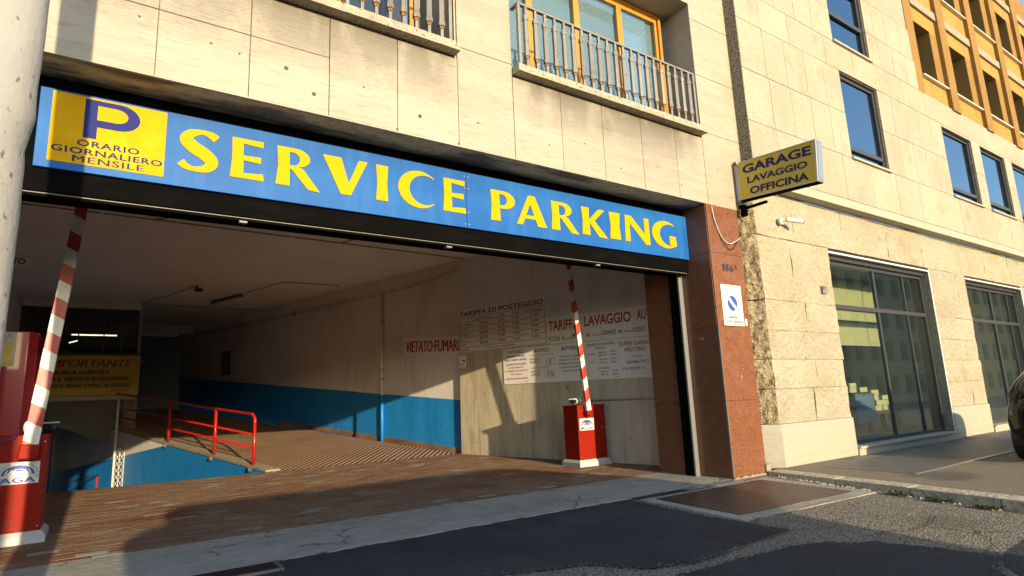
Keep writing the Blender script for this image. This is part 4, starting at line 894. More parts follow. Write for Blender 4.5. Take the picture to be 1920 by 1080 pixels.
# ================================================================== ochre brick tower
tb = thing('brick_tower', 'ochre brick building with ribbed piers rising above the travertine', 'building', (0, YU, 0))
BZ = lambda z: Z(z)
X0 = U(16.5); X1 = U(29)
box('core_wall', 'ochre_brick', X0 + .3, X1, .62, .9, Z(8.42), Z(15.2), tb)
box('corner_pier', 'ochre_brick', X0, U(16.98), .02, .62, Z(8.425), Z(15.2), tb)
NB = 5
for k in range(NB):
    px = 18.52 + 2.43 * k
    box('pier', 'ochre_brick', U(px), U(px + .50), -.04, .60, Z(8.425), Z(15.2), tb)
flr = [(8.43, 9.07, 10.67, 11.10, 11.40), (11.40, 12.05, 13.58, 14.0, 14.3)]
for k in range(NB):
    xa = U(16.98) if k == 0 else U(18.52 + 2.43 * (k - 1) + .50); xb = U(18.52 + 2.43 * k)
    for fi, (z0, zs, zt, zl, z1) in enumerate(flr):
        box('spandrel', 'ochre_zig', xa + .001, xb - .001, .06, .58, Z(z0), Z(zs) - .04, tb)
        box('window_sill', 'white', xa + .001, xb - .002, -.03, .50, Z(zs) - .038, Z(zs), tb, bevel=.004)
        ja, jb = xa + .02, xb - .42
        box('jamb', 'ochre_brick', jb, xb - .001, .06, .58, Z(zs) + .001, Z(zt), tb)
        box('window_head', 'ochre_zig', xa + .001, xb - .001, .06, .58, Z(zt) + .001, Z(zl), tb)
        box('lintel', 'lintel', xa + .001, xb - .001, .0, .58, Z(zl) + .001, Z(z1) - .05, tb)
        A = MB(); A.box(ja, ja + .05, .40, .46, Z(zs), Z(zt)); A.box(jb - .05, jb, .40, .46, Z(zs), Z(zt)); A.box(ja + .05, jb - .05, .40, .46, Z(zt) - .06, Z(zt)); A.box(ja + .05, jb - .05, .40, .46, Z(zs), Z(zs) + .05)
        f = A.build('window', 'dark_frame', tb); box('glass', 'glass_dark', ja + .051, jb - .051, .43, .436, Z(zs) + .051, Z(zt) - .061, f)
        B = MB(); zz = Z(zs) + .06
        while zz < Z(zt) - .07: B.add([(ja + .06, .50, zz), (jb - .06, .50, zz), (jb - .06, .52, zz + .035), (ja + .06, .52, zz + .035)], [(0, 1, 2, 3)]); zz += .05
        B.build('blind', 'blind', f, fix=False, kind='stuff')
    box('top_wall', 'ochre_brick', xa + .001, xb - .001, .06, .58, Z(14.3), Z(15.2), tb)

# ================================================================== boards on the concrete wall
TH = math.atan2(-1, .29)
W0 = Vector((6.85, 12.20, 0)); un = Vector((.29, -1, 0)).normalized(); nn = Vector((un.y, -un.x, 0))
nn = Vector((math.sin(TH), -math.cos(TH), 0))
def board(name, lab, s0, s1, z0, z1, m='board', tilt=0, off=.012, cat='sign', group='notice boards on the garage wall'):
    p = W0 + un * s0 + nn * off
    T = Matrix.Translation((p.x, p.y, z0)) @ Matrix.Rotation(TH, 4, 'Z') @ Matrix.Rotation(tilt, 4, 'Y')
    t = thing(name, lab, cat, group=group, T=T); box('panel', m, 0, s1 - s0, 0, .01, 0, z1 - z0, t, bevel=.001); return t
def shift(lines, s0, z0): return [(q[0], q[1] - s0, q[2] - s0, q[3] - z0, q[4] - z0) + tuple(q[5:]) for q in lines]
s0, z0 = .02, 2.345
b = board('tariff_board', 'white parking tariff board with red title TARIFFA DI POSTEGGIO', s0, 2.54, z0, 3.345)
text_mesh(shift([('TARIFFA DI POSTEGGIO', .05, 2.50, 3.185, 3.305)], s0, z0), 'title', 'ink_red', b, y=-.002, off=.028)
A = MB()
rows = [3.15, 3.05, 2.925, 2.815, 2.705, 2.59, 2.47, 2.36]
for q in rows: A.box(.02, 2.50, -.0022, -.0004, q - z0 - .004, q - z0 + .004)
for q in (.02, 2.495): A.box(q, q + .009, -.0024, -.0002, 2.36 - z0, 3.15 - z0)
A.build('grid_lines', 'ink_black', b)
text_mesh(shift([('GIORNALIERO', .56, 1.03, 3.075, 3.115), ('1 ORA', 1.24, 1.43, 3.075, 3.120), ('2 ORA', 1.65, 1.84, 3.075, 3.120), ('SUCCESSIVE', 2.03, 2.46, 3.07, 3.115)], s0, z0), 'column_heads', 'ink_blue', b, y=-.002, off=.01)
names = ['UTILITARIE', 'PICCOLE', 'GRANDI', 'SUV', 'LUSSO', 'FURGONI']
wd = [.36, .26, .24, .13, .19, .28]
zr = [2.985, 2.87, 2.76, 2.65, 2.53, 2.41]
text_mesh(shift([(n_, .05, .05 + w_, z_ - .022, z_ + .022) for n_, w_, z_ in zip(names, wd, zr)], s0, z0), 'row_names', 'ink_blue', b, y=-.002, off=.01)
vals = [('20,00', '5,00', '3,00', '3,00'), ('25,00', '6,00', '4,00', '3,00'), ('30,00', '6,00', '5,00', '4,00'), ('35,00', '7,00', '5,00', '4,00'), ('40,00', '7,00', '5,00', '5,00')]
L = []
for v_, z_ in zip(vals, zr):
    for t_, (a, bb) in zip(v_, ((.67, .93), (1.23, 1.43), (1.65, 1.84), (2.15, 2.35))): L.append((t_, a, bb, z_ - .035, z_ + .035))
L.append(('TARIFFA DA CONVENIRE', .87, 1.68, 2.395, 2.430))
text_mesh(shift(L, s0, z0), 'prices', 'ink_red', b, y=-.002, off=.02)
# washing tariff
s0, z0 = 2.56, 2.335
TL_ = R(1.0)
b = board('washing_tariff_board', 'long white board with red words TARIFFA LAVAGGIO AUTO', s0, 5.0, z0, 2.885, tilt=TL_)
text_mesh(shift([('TARIFFA', 2.60, 3.33, 2.60, 2.80), ('LAVAGGIO', 3.47, 4.50, 2.62, 2.82), ('AUTO', 4.62, 5.0, 2.64, 2.83)], s0, z0), 'title', 'ink_red', b, y=-.002, off=.02)
text_mesh(shift([('PICCOLE', 2.59, 2.88, 2.39, 2.48), ('MEDIE', 3.17, 3.37, 2.41, 2.50), ('GRANDI', 3.86, 4.17, 2.415, 2.505), ('LUSSO', 4.52, 4.78, 2.42, 2.51), ('€', 2.92, 3.0, 2.395, 2.465), ('€', 3.50, 3.60, 2.41, 2.48), ('€', 4.21, 4.31, 2.42, 2.49)], s0, z0), 'sizes', 'ink_black', b, y=-.002, off=.012)
text_mesh(shift([('20,00', 3.01, 3.17, 2.395, 2.44), ('25,00', 3.62, 3.83, 2.41, 2.455), ('30,00', 4.33, 4.50, 2.42, 2.465)], s0, z0), 'prices', 'ink_red', b, y=-.002, off=.01)
for q in (2.60, 3.02, 3.84, 3.9): box('screw', 'dark', q - s0, q - s0 + .018, -.004, -.0005, .02, .038, b)
box('seam', 'alu', 3.83 - s0, 3.835 - s0, -.0015, -.0003, 0, .55, b)
# notices row
zb_ = 1.57
s0 = 1.345; b = board('notice_board', 'leftmost white AVVISO notice with orange title and fully red lower text', s0, 2.03, zb_, 2.325, off=.013)
text_mesh(shift([('AVVISO', 1.46, 1.92, 2.215, 2.29, .15)], s0, zb_), 'title', 'ink_orange', b, y=-.002, off=.02)
text_mesh(shift([('PRENDERE VISIONE', 1.44, 1.94, 2.135, 2.175), ('DELLA TARIFFA ORARIA', 1.39, 2.00, 2.06, 2.10), ('LA TERGI', 1.88, 2.00, 1.60, 1.615)], s0, zb_), 'lettering', 'ink_blue2', b, y=-.002, off=.012)
text_mesh(shift([('N.B. ANCHE PER FRAZIONE', 1.42, 1.98, 1.965, 2.005), ('DI ORA USUFRUITA,', 1.49, 1.90, 1.895, 1.93), ('LA TARIFFA VA PAGATA', 1.39, 2.00, 1.825, 1.865), ('PER INTERO,', 1.55, 1.86, 1.755, 1.79), ('ANCHE PER LE ORE SUCCESSIVE', 1.39, 2.00, 1.665, 1.70)], s0, zb_), 'red_lettering', 'ink_orange', b, y=-.002, off=.012)
s0 = 2.034; b = board('notice_board', 'white AVVISO notice with boxed numbers 5 and 15', s0, 2.74, zb_, 2.32, tilt=R(.3), off=.013)
text_mesh(shift([('AVVISO', 2.18, 2.59, 2.19, 2.275)], s0, zb_), 'title', 'ink_red', b, y=-.002, off=.02)
text_mesh(shift([('IL POSTEGGIO SI PAGA ANTICIPATO', 2.08, 2.70, 2.13, 2.15), ('ENTRO IL', 2.08, 2.34, 2.04, 2.08), ('GIORNO', 2.08, 2.33, 1.975, 2.015), ('LA DISDETTA DI PREAVVISO', 2.09, 2.58, 1.865, 1.885), ('ENTRO IL', 2.10, 2.34, 1.78, 1.82), ('GIORNO', 2.10, 2.32, 1.715, 1.755)], s0, zb_), 'lettering', 'ink_red', b, y=-.002, off=.008)
text_mesh(shift([('5', 2.57, 2.63, 1.945, 2.03), ('15', 2.54, 2.67, 1.69, 1.775)], s0, zb_), 'numbers', 'ink_red', b, y=-.002, off=.02)
for q in (1.915, 1.66):
    A = MB(); a, c_ = 2.50 - s0, 2.71 - s0; v, v1 = q - zb_, q + .145 - zb_
    A.box(a, c_, -.002, -.0004, v, v + .006); A.box(a, c_, -.002, -.0004, v1 - .006, v1); A.box(a, a + .006, -.0022, -.0002, v, v1); A.box(c_ - .006, c_, -.0022, -.0002, v, v1); A.build('number_box', 'ink_black', b)
s0 = 2.744; b = board('notice_board', 'white AVVISO notice with blue text behind the striped arm', s0, 3.455, zb_ - .005, 2.315, tilt=R(.3), off=.013)
text_mesh(shift([('AVVISO', 2.88, 3.33, 2.175, 2.265)], s0, zb_), 'title', 'ink_blue2', b, y=-.002, off=.02)
text_mesh(shift([('SI AVVISA LA GENTILE', 2.86, 3.36, 2.045, 2.08), ('CLIENTELA DI COMUNICARE', 2.80, 3.42, 1.975, 2.01), ('AL MOMENTO DELL’ENTRATA', 2.78, 3.42, 1.90, 1.935), ('AL PERSONALE ADDETTO', 2.82, 3.38, 1.83, 1.865), ('L’ORARIO DI USCITA', 2.89, 3.32, 1.755, 1.79)], s0, zb_), 'lettering', 'ink_blue2', b, y=-.002, off=.015)
s0 = 3.459; b = board('hours_board', 'white board of closing hours headed ORARIO DI CHIUSURA', s0, 4.195, zb_ - .01, 2.305, tilt=R(.5), off=.013)
text_mesh(shift([('ORARIO DI CHIUSURA', 3.49, 4.12, 2.215, 2.262), ('FESTIVO', 3.70, 3.91, 2.145, 2.185), ('dalle ore', 3.74, 3.92, 2.065, 2.10), ('alle ore', 3.75, 3.92, 2.015, 2.05), ('16,00', 4.01, 4.12, 2.075, 2.105), ('16,00', 4.01, 4.12, 2.015, 2.045), ('INVERNALE', 3.49, 3.69, 2.045, 2.07),
    ('dalle ore', 3.77, 3.94, 1.93, 1.96), ('alle ore', 3.78, 3.94, 1.87, 1.90), ('15,00', 4.02, 4.13, 1.935, 1.965), ('19,00', 4.02, 4.13, 1.875, 1.905), ('ESTIVO', 3.52, 3.66, 1.89, 1.915), ('NOTTURNO', 3.72, 3.98, 1.76, 1.795), ('dalle ore', 3.78, 3.94, 1.70, 1.73), ('alle ore', 3.79, 3.94, 1.645, 1.675), ('01,00', 4.03, 4.14, 1.71, 1.74), ('06,00', 4.03, 4.14, 1.65, 1.68), ('LA TERGI', 4.03, 4.18, 1.60, 1.615)], s0, zb_), 'lettering', 'ink_black', b, y=-.002, off=.015)
A = MB()
for q in (2.06, 2.005, 1.925, 1.865, 1.70, 1.64): A.box(4.0 - s0, 4.16 - s0, -.002, -.0004, q - zb_ + .01, q - zb_ + .013)
A.build('rule_lines', 'ink_black', b)
s0 = 4.199; b = board('garage_name_board', 'white board with red SUPER GARAGE PRETORIO beside the granite', s0, 4.98, zb_ - .02, 2.29, tilt=R(.6), off=.013)
text_mesh(shift([('SUPER GARAGE', 4.21, 4.90, 2.165, 2.25), ('PRETORIO', 4.32, 4.76, 2.055, 2.135), ('06/4461913', 4.34, 4.79, 1.83, 1.895), ('334 8030313', 4.24, 4.70, 1.725, 1.775)], s0, zb_), 'lettering', 'ink_red', b, y=-.002, off=.014)
text_mesh(shift([('RECAPITO:', 4.46, 4.66, 1.95, 1.98)], s0, zb_), 'small_lettering', 'ink_black', b, y=-.002, off=.01)
for q in (1.70, 1.64): box('rule_line', 'alu', 4.4 - s0, 4.9 - s0, -.0015, -.0003, q - zb_, q - zb_ + .004, b)
# vietato fumare hangs on the blue wall part, offset back and following the ramp
p = W0 + un * -2.08 + Vector((.085, 0, 0)) * 1.0
T = Matrix.Translation((p.x, p.y, 2.47)) @ Matrix.Rotation(TH, 4, 'Z') @ Matrix.Rotation(R(3.6), 4, 'Y')
b = thing('no_smoking_board', 'white board reading VIETATO FUMARE in tall red letters', 'sign', T=T); box('panel', 'board', 0, 2.07, 0, .01, 0, .43, b)
text_mesh([('VIETATO·FUMARE', .08, 2.04, .07, .35)], 'lettering', 'ink_red', b, y=-.002, off=.022)
b = board('cctv_notice', 'small pale camera notice at the corner below the tariff board', .0, .215, 2.02, 2.31, cat='sticker', group=None)
text_mesh([('AREA', .02, .19, .255, .28), ('VIDEO', .02, .19, .06, .08)], 'lettering', 'ink_black', b, y=-.002, off=.01); MB().box(.06, .15, -.002, -.0005, .14, .17, Matrix.Rotation(.5, 4, 'Y') @ Matrix.Translation((-.03, 0, .05))).build('camera_icon', 'ink_black', b)
def wpt(s, z, off=.02, f=None): p = W0 + un * s + nn * off; return (p.x, p.y, z)
cd = thing('wall_conduit', 'thin grey conduit running to the right barrier on the concrete wall', 'conduit'); MB().tube([wpt(3.42, 1.02), wpt(3.45, 1.10), wpt(3.52, 1.165), wpt(3.6, 1.17), wpt(4.95, 1.165)], .014, 6).build('pipe', 'alu', cd)

# ================================================================== barriers
M['arm_l'] = stripe_mat('barrier_stripes_wide', .375, .45, (.40, .022, .010), (.72, .70, .66))
M['arm_r'] = stripe_mat('barrier_stripes_narrow', .40, -.7, (.46, .028, .010), (.72, .70, .66))
def aga(parent, x0, x1, z0, z1, y):
    st = box('sticker', 'white', x0, x1, y - .002, y, z0, z1, parent)
    W = x1 - x0; H = z1 - z0; X = lambda u: x0 + u * W; Zz = lambda v: z0 + v * H
    def el(rx, ry, a0, a1, n=22): return [(X(.5 + rx * math.cos(R(a0 + (a1 - a0) * k / n))), Zz(.40 + ry * math.sin(R(a0 + (a1 - a0) * k / n)))) for k in range(n + 1)]
    flat('arch', 'ink_blue2', [el(.40, .46, 3, 177) + el(.29, .24, 177, 3)], st, y - .0032, .001)
    for u in (.17, .27, .70, .80):
        flat('ray', 'white', [[(X(u), Zz(.42)), (X(u + .035), Zz(.42)), (X(u + .10 if u < .5 else u - .03), Zz(.66)), (X(u + .055 if u < .5 else u - .075), Zz(.66))]], st, y - .0045, .001)
    flat('car_shape', 'alu', [[(X(.30), Zz(.42)), (X(.31), Zz(.55)), (X(.37), Zz(.58)), (X(.42), Zz(.68)), (X(.62), Zz(.68)), (X(.67), Zz(.57)), (X(.72), Zz(.54)), (X(.71), Zz(.42))]], st, y - .0058, .001)
    flat('car_window', 'ink_blue2', [[(X(.42), Zz(.58)), (X(.45), Zz(.65)), (X(.59), Zz(.65)), (X(.62), Zz(.58))]], st, y - .0072, .001)
    text_mesh([('AGA', X(.08), X(.93), Zz(.05), Zz(.30))], 'lettering', 'ink_blue2', st, y=y - .0035, off=.02)
    for k in range(4):
        flat('speed_line', 'ink_blue2', [[(X(.03 + k * .035), Zz(.05)), (X(.045 + k * .035), Zz(.05)), (X(.105 + k * .035), Zz(.30)), (X(.09 + k * .035), Zz(.30))]], st, y - .0048, .001)
    s = 'ASSOCIAZIONE GESTORI AUTORIMESSE'; A = MB()
    for i, ch in enumerate(s):
        if ch == ' ': continue
        a = R(172 - 164 * i / (len(s) - 1)); cx = .5 + .445 * math.cos(a); cz = .40 + .515 * math.sin(a)
        cu = bpy.data.curves.new('t', 'FONT'); cu.body = ch; cu.size = H * .10; cu.resolution_u = 2; cu.align_x = 'CENTER'; ob_ = bpy.data.objects.new('t', cu); me = bpy.data.meshes.new_from_object(ob_)
        rot = a - PI / 2
        vs = [(X(cx) + v.co.x * math.cos(rot) - v.co.y * math.sin(rot), y - .003, Zz(cz) + v.co.x * math.sin(rot) + v.co.y * math.cos(rot)) for v in me.vertices]
        A.add(vs, [tuple(q.vertices) for q in me.polygons]); bpy.data.objects.remove(ob_); bpy.data.curves.remove(cu); bpy.data.meshes.remove(me)
    A.build('arc_lettering', 'ink_blue', st, fix=False)
def barrier(name, lab, x0, x1, y0, y1, h, z, mt, tip, piv, aw, stk, side):
    t = thing(name, lab, 'barrier', (x0, y0, z), 0, 'raised barriers of the garage entrance')
    W, Dp = x1 - x0, y1 - y0
    box('cabinet', 'red_box', 0, W, 0, Dp, .11, h, t, bevel=.006); box('lid_edge', 'red_box', -.006, W + .006, -.006, Dp + .006, h - .03, h + .004, t, bevel=.003)
    A = MB(); e = .05
    A.hexa([(-e, -e, 0), (W + e, -e, 0), (W + e, Dp + e, 0), (-e, Dp + e, 0), (-e, -e, .07), (W + e, -e, .07), (W + e, Dp + e, .07), (-e, Dp + e, .07)])
    A.hexa([(-e, -e, .0702), (W + e, -e, .0702), (W + e, Dp + e, .0702), (-e, Dp + e, .0702), (-.01, -.01, .115), (W + .01, -.01, .115), (W + .01, Dp + .01, .115), (-.01, Dp + .01, .115)])
    A.build('base', 'white_plastic', t)
    aga(t, *stk, -.001)
    MB().tube([(W * .88, -.001, h * .62), (W * .88, -.012, h * .62)], .014, 10).build('lock', 'steel', t)
    for xx in (.025, W - .025):
        for zz in (.16, h - .07): MB().tube([(xx, .0, zz), (xx, -.004, zz)], .007, 6).build('screw', 'steel', t)
    box('door_seam', 'dark', .012, W - .012, -.0012, -.0002, .150, .1535, t); box('door_seam', 'dark', W - .016, W - .0135, -.0014, -.0001, .154, h - .05, t); box('vent_slot', 'dark', W * .30, W * .62, -.0016, -.0002, .20, .207, t); box('vent_slot', 'dark', W * .30, W * .62, -.0016, -.0002, .222, .229, t)
    a = Vector((piv[0] - x0, -.075, piv[1] - z)); b_ = Vector((tip[0] - x0, -.075, tip[1] - z)); d = b_ - a; L = d.length
    ex = Vector((d.z, 0, -d.x)).normalized(); T = Matrix.Identity(4)
    for i in range(3): T[i][0] = ex[i]; T[i][1] = (0, 1, 0)[i]; T[i][2] = d.normalized()[i]; T[i][3] = a[i]
    A = MB(); hb, ht = aw / 2, aw / 2 * .82
    A.hexa([(-hb, -.03, 0), (hb, -.03, 0), (hb, .03, 0), (-hb, .03, 0), (-ht, -.026, L), (ht, -.026, L), (ht, .026, L), (-ht, .026, L)])
    A.build('arm', mt, t, T=T, bevel=.004)
    A = MB(); hl = .15 if side > 0 else .08; A.box(-hb - .02, hb + .02, -.045, .07, -hl, .005); A.build('arm_holder', 'red_box', t, T=T, bevel=.02)
    MB().tube([(a.x, -.13, a.z - .08), (a.x, .0, a.z - .08)], .028, 12).build('pivot_bolt', 'red_box', t)
    A = MB(); A.box(-.03, .03, -.02, .02, L - .03, L + .02); A.build('tip_cap', 'dark', t, T=T)
    return t
barrier('barrier', 'red barrier with raised arm and AGA sticker in the left foreground', -1.0, -.405, 8.05, 8.55, 1.06, .03, 'arm_l', (-.285, 3.80), (-.545, 1.0), .135, (.205, .545, .585, .80), 1)
barrier('barrier', 'red barrier with raised arm standing by the concrete wall', 7.065, 7.715, 8.35, 8.75, 1.06, .035, 'arm_r', (6.985, 3.80), (7.26, 1.0), .10, (.03, .37, .62, .83), -1)
def mini_cam(loc, rz, lab):
    t = thing('plate_camera', lab, 'camera', loc, rz, 'white cameras on the barrier cabinets')
    A = MB(); A.tube([(0, -.02, .07), (0, .13, .075)], [.055, .068], 14); A.build('housing', 'white', t, smooth=False, bevel=.008); box('hood', 'dark', -.045, .045, -.13, -.021, .035, .10, t); box('visor', 'white', -.052, .052, -.16, -.03, .102, .118, t, bevel=.003); MB().tube([(0, -.135, .067), (0, -.131, .067)], .02, 10).build('lens', 'glass_dark', t); box('foot', 'dark', -.03, .03, 0, .07, 0, .03, t)
mini_cam((7.16, 8.52, 1.10), R(-62), 'white camera on top of the right barrier cabinet')
mini_cam((-.50, 8.32, 1.10), R(65), 'white camera on top of the left barrier cabinet')
# ticket machine behind the left barrier
tm = thing('ticket_machine', 'tall crimson ticket machine behind the left barrier', 'ticket machine', (-1.9, 9.5, .05))
MB().prism([(0, 0), (1.13, 0), (1.22, .10), (1.22, .8), (0, .8)], 0, 2.28).build('cabinet', 'red_machine', tm, bevel=.012)
box('plinth', 'dark', .02, 1.2, .02, .78, -.05, -.002, tm)
box('label_plate', 'white', .55, 1.01, -.006, -.001, 1.85, 2.27, tm)
for k in range(3): box('yellow_row', 'pale_yellow', .57, .985, -.009, -.0065, 1.87 + k * .095, 1.945 + k * .095, tm)
text_mesh([('ORARIO CASSA SALTO', .58, .975, 2.20, 2.24), ('FERIALE', .60, .93, 2.165, 2.185)], 'lettering', 'ink_black', tm, y=-.0075, off=.01)
text_mesh([('ORE 8', .62, .90, 2.085, 2.115), ('ORE 3', .62, .90, 1.99, 2.02)], 'red_lettering', 'ink_red', tm, y=-.0095, off=.01)
bp_ = thing('blue_bin', 'dark blue bin edge in front of the ticket machine', 'bin', (-1.5, 9.2, .1)); box('panel', 'ink_blue2', 0, .52, 0, .05, .95, 1.88, bp_, bevel=.005); box('post', 'dark', .2, .26, .01, .045, 0, .949, bp_)
sag2 = MB().tube(crom([(-1.35, 8.0, .92), (-1.0, 7.98, 1.0), (-.72, 7.98, 1.06), (-.66, 8.03, 1.10)], 6), .006, 5).build('cable', 'ink_blue2', smooth=True); tag(sag2, 'thin blue cable across the left barrier cabinet', 'cable')

# handrail
hr = thing('handrail', 'red tubular handrail along the edge of the up ramp', 'handrail')
HP = lambda y: Vector((2.55 - .27 * (y - 12.96) + .03, y, fz(y) + .05))
for y in (12.92, 14.62, 17.1):
    p = HP(y); MB().tube([p, p + Vector((0, 0, .95 if y > 13 else .80))], .033, 10).build('post', 'red_iron', hr, smooth=True)
p = HP(12.92); q = HP(13.15); e = HP(21)
MB().tube(crom([p + Vector((0, 0, .80)), p + Vector((0, .02, .88)), p.lerp(q, .45) + Vector((0, 0, .945)), q + Vector((0, 0, .955)), HP(14.6) + Vector((0, 0, .955)), e + Vector((0, 0, .955))], 5), .030, 10).build('top_rail', 'red_iron', hr, smooth=True)
for h in (.57, .32): MB().tube([p + Vector((0, 0, h)), e + Vector((0, 0, h))], .022, 8).build('mid_rail', 'red_iron', hr, smooth=True)
for y in (12.92, 14.62, 17.1):
    p = HP(y); box('foot_bracket', 'dark', p.x - .10, p.x - .03, y - .03, y + .03, p.z - .12, p.z - .05, hr)

# downpipe on right wall
dp = thing('downpipe', 'pale vertical pipe on the right wall crossing the blue dado', 'pipe', (RB(15.0) - .045, 15.0, 0))
MB().tube([(0, 0, .28), (0, 0, 1.50)], .042, 10).build('lower_pipe', 'sky_pipe' if 'sky_pipe' in M else 'blue_pipe' if 'blue_pipe' in M else 'blue_paint', dp, smooth=True)
MB().tube([(0, 0, 1.503), (0, 0, 4.27)], .042, 10).build('upper_pipe', 'plaster', dp, smooth=True)
for zz in (1.9, 2.15, 3.4): MB().tube([(0, 0, zz), (0, 0, zz + .03)], .05, 10).build('clip', 'mortar', dp)
# ceiling conduits, lamp, camera
cc = thing('ceiling_conduit', 'thin cable conduits clipped across the garage ceiling', 'conduit')
for P in ([(-1.9, 11.55, 4.555), (.55, 11.62, 4.555), (3.9, 11.78, 4.555), (6.9, 11.93, 4.555)], [(.6, 11.62, 4.553), (1.06, 10.96, 4.553), (1.6, 10.2, 4.553), (2.2, 6.4, 4.553)], [(3.9, 11.78, 4.553), (4.3, 10.6, 4.553), (4.5, 6.4, 4.553)],
          [(.88, 21.0, 4.555), (1.9, 17.75, 4.555)], [(3.3, 18.0, 4.555), (3.85, 16.2, 4.555), (5.3, 16.1, 4.555)], [(.9, 21.03, 4.556), (4.39, 21.18, 4.556)]):
    MB().tube(P, .012, 5).build('conduit', 'mortar', cc)
for x, y in [(-.2, 11.58), (.9, 11.64), (1.9, 11.69), (2.9, 11.73), (4.6, 11.81), (5.6, 11.86), (6.5, 11.91)]: box('clip', 'ceiling', x, x + .05, y - .03, y + .03, 4.53, 4.5685, cc)
wl = thing('wall_cable', 'thin cable looping along the top of the right garage wall', 'cable')
MB().tube(crom([(RW(12.1) - .03, 12.1, 4.35), (RW(14) - .03, 14, 4.17), (RW(16.5) - .03, 16.5, 4.16), (RW(20) - .03, 20, 4.14), (RW(26) - .03, 26, 4.2)], 5), .010, 5).build('cable', 'mortar', wl); box('junction', 'mortar', RW(19) - .08, RW(19) - .0, 18.95, 19.07, 4.10, 4.22, wl)
a, b_ = Vector((2.68, 19.95, 0)), Vector((3.18, 18.35, 0)); d = (b_ - a); ang = math.atan2(d.y, d.x)
fl = thing('ceiling_lamp', 'unlit grey fluorescent lamp housing under the ceiling', 'lamp', (a.x, a.y, 4.44), ang)
box('housing', 'grey_panel', 0, d.length, -.07, .07, .03, .128, fl, bevel=.01); box('diffuser', 'plaster', .04, d.length - .04, -.06, .06, -.01, .029, fl, bevel=.01); box('end_cap', 'alu', -.03, -.001, -.06, .06, 0, .12, fl)
cc2 = thing('ceiling_camera', 'small dark security camera hanging from the ceiling', 'camera', (1.95, 17.6, 4.57)); MB().tube([(0, 0, 0), (0, 0, -.06)], .03, 8).build('stem', 'dark', cc2); MB().tube([(-.02, .03, -.10), (.10, -.17, -.13)], .05, 10).build('housing', 'dark', cc2); MB().tube([(-.13, .0, -.03), (-.13, .0, -.022)], .06, 12).build('loop', 'mortar', cc2)

# booth over the down ramp
bo = thing('office_booth', 'dark glazed booth over the down ramp with cream beam', 'booth', (0, 21.04, 0))
box('head_beam', 'plaster', -1.95, .88, 0, .3, 4.37, 4.565, bo); box('floor_beam', 'kraft', -1.95, .92, -.02, .2, 1.72, 1.84, bo); box('window_ledge', 'grey_panel', -1.95, .93, -.06, .2, 2.985, 3.05, bo); box('lower_panel', 'grey_panel', -1.95, .9, .0, .1, 1.842, 2.98, bo)
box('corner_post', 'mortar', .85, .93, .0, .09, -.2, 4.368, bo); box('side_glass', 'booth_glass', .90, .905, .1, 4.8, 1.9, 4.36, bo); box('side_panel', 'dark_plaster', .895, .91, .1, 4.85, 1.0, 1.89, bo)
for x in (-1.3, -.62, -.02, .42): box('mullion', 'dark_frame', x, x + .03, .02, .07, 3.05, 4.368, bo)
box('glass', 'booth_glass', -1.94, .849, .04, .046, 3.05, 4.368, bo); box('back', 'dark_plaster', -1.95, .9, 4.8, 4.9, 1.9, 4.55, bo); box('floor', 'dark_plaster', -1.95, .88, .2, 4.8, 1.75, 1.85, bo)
lt = thing('tube_lamp', 'lit white tube lamp behind the booth glass', 'lamp', (-.80, 21.9, 3.66)); box('tube', 'lamp_on', 0, 1.12, 0, .04, 0, .035, lt); box('holder', 'mortar', -.03, 1.15, -.01, .05, .036, .07, lt)
lt = thing('tube_lamp', 'short yellow lit lamp below the longer tube in the booth', 'lamp', (-.85, 22.1, 3.44), 0); MB().box(0, .22, 0, .03, 0, .03, Matrix.Rotation(R(-18), 4, 'Y')).build('tube', 'lamp_on', lt)
A = MB()
bx1 = thing('desk_box', 'wide cream box on the booth window ledge', 'box', (-.92, 21.3, 3.05)); box('body', 'kraft', 0, .36, 0, .2, 0, .13, bx1, bevel=.005); box('flap', 'white', .0, .36, -.004, .2, .131, .137, bx1)
bx1 = thing('desk_box', 'squarer white box on the booth window ledge, right one', 'box', (-.32, 21.3, 3.05)); box('body', 'white', 0, .2, 0, .2, 0, .19, bx1, bevel=.005); box('port', 'grey_panel', .04, .1, -.004, -.0005, .03, .08, bx1)
bn = thing('warning_banner', 'yellow banner reading IMPORTANTE ALLA CLIENTELA on the booth', 'sign', (0, 20.92, 0))
box('panel', 'banner', -1.9, .90, 0, .02, 1.85, 2.975, bn); box('edge_trim', 'kraft', .902, .94, -.004, .03, 1.85, 2.975, bn)
text_mesh([('IMPORTANTE', -1.27, .74, 2.655, 2.87, .25)], 'title', 'ink_red', bn, y=-.003, off=.03)
text_mesh([('SI RICORDA ALLA CLIENTELA', -1.75, .21, 2.455, 2.56), ('DI LASCIARE IL VEICOLO IN SICUREZZA', -1.80, .68, 2.27, 2.38), ('CON IL FRENO A MANO E MARCIA INSERITI', -1.82, .71, 2.075, 2.185)], 'lettering', 'ink_blue', bn, y=-.003, off=.03)
text_mesh([('GRAZIE', .28, .71, 1.93, 2.01, .2)], 'thanks', 'ink_orange', bn, y=-.003, off=.02)
dc = thing('dome_camera', 'small beige camera at the upper right corner of the yellow banner', 'camera', (.86, 20.85, 2.80)); MB().tube([(0, 0, 0), (0, -.06, 0)], .07, 12).build('base', 'kraft', dc); MB().tube([(.02, -.06, -.01), (.12, -.2, -.05)], .05, 10).build('housing', 'kraft', dc, bevel=.008); MB().tube([(.12, -.2, -.05), (.125, -.207, -.052)], .04, 10).build('lens', 'dark', dc)
box('rusty_post', 'rusty_post', .60, .90, 20.9, 21.03, .84, 1.715, None); tag(bpy.data.objects['rusty_post'], 'rust stained pier block under the right end of the banner', 'post')
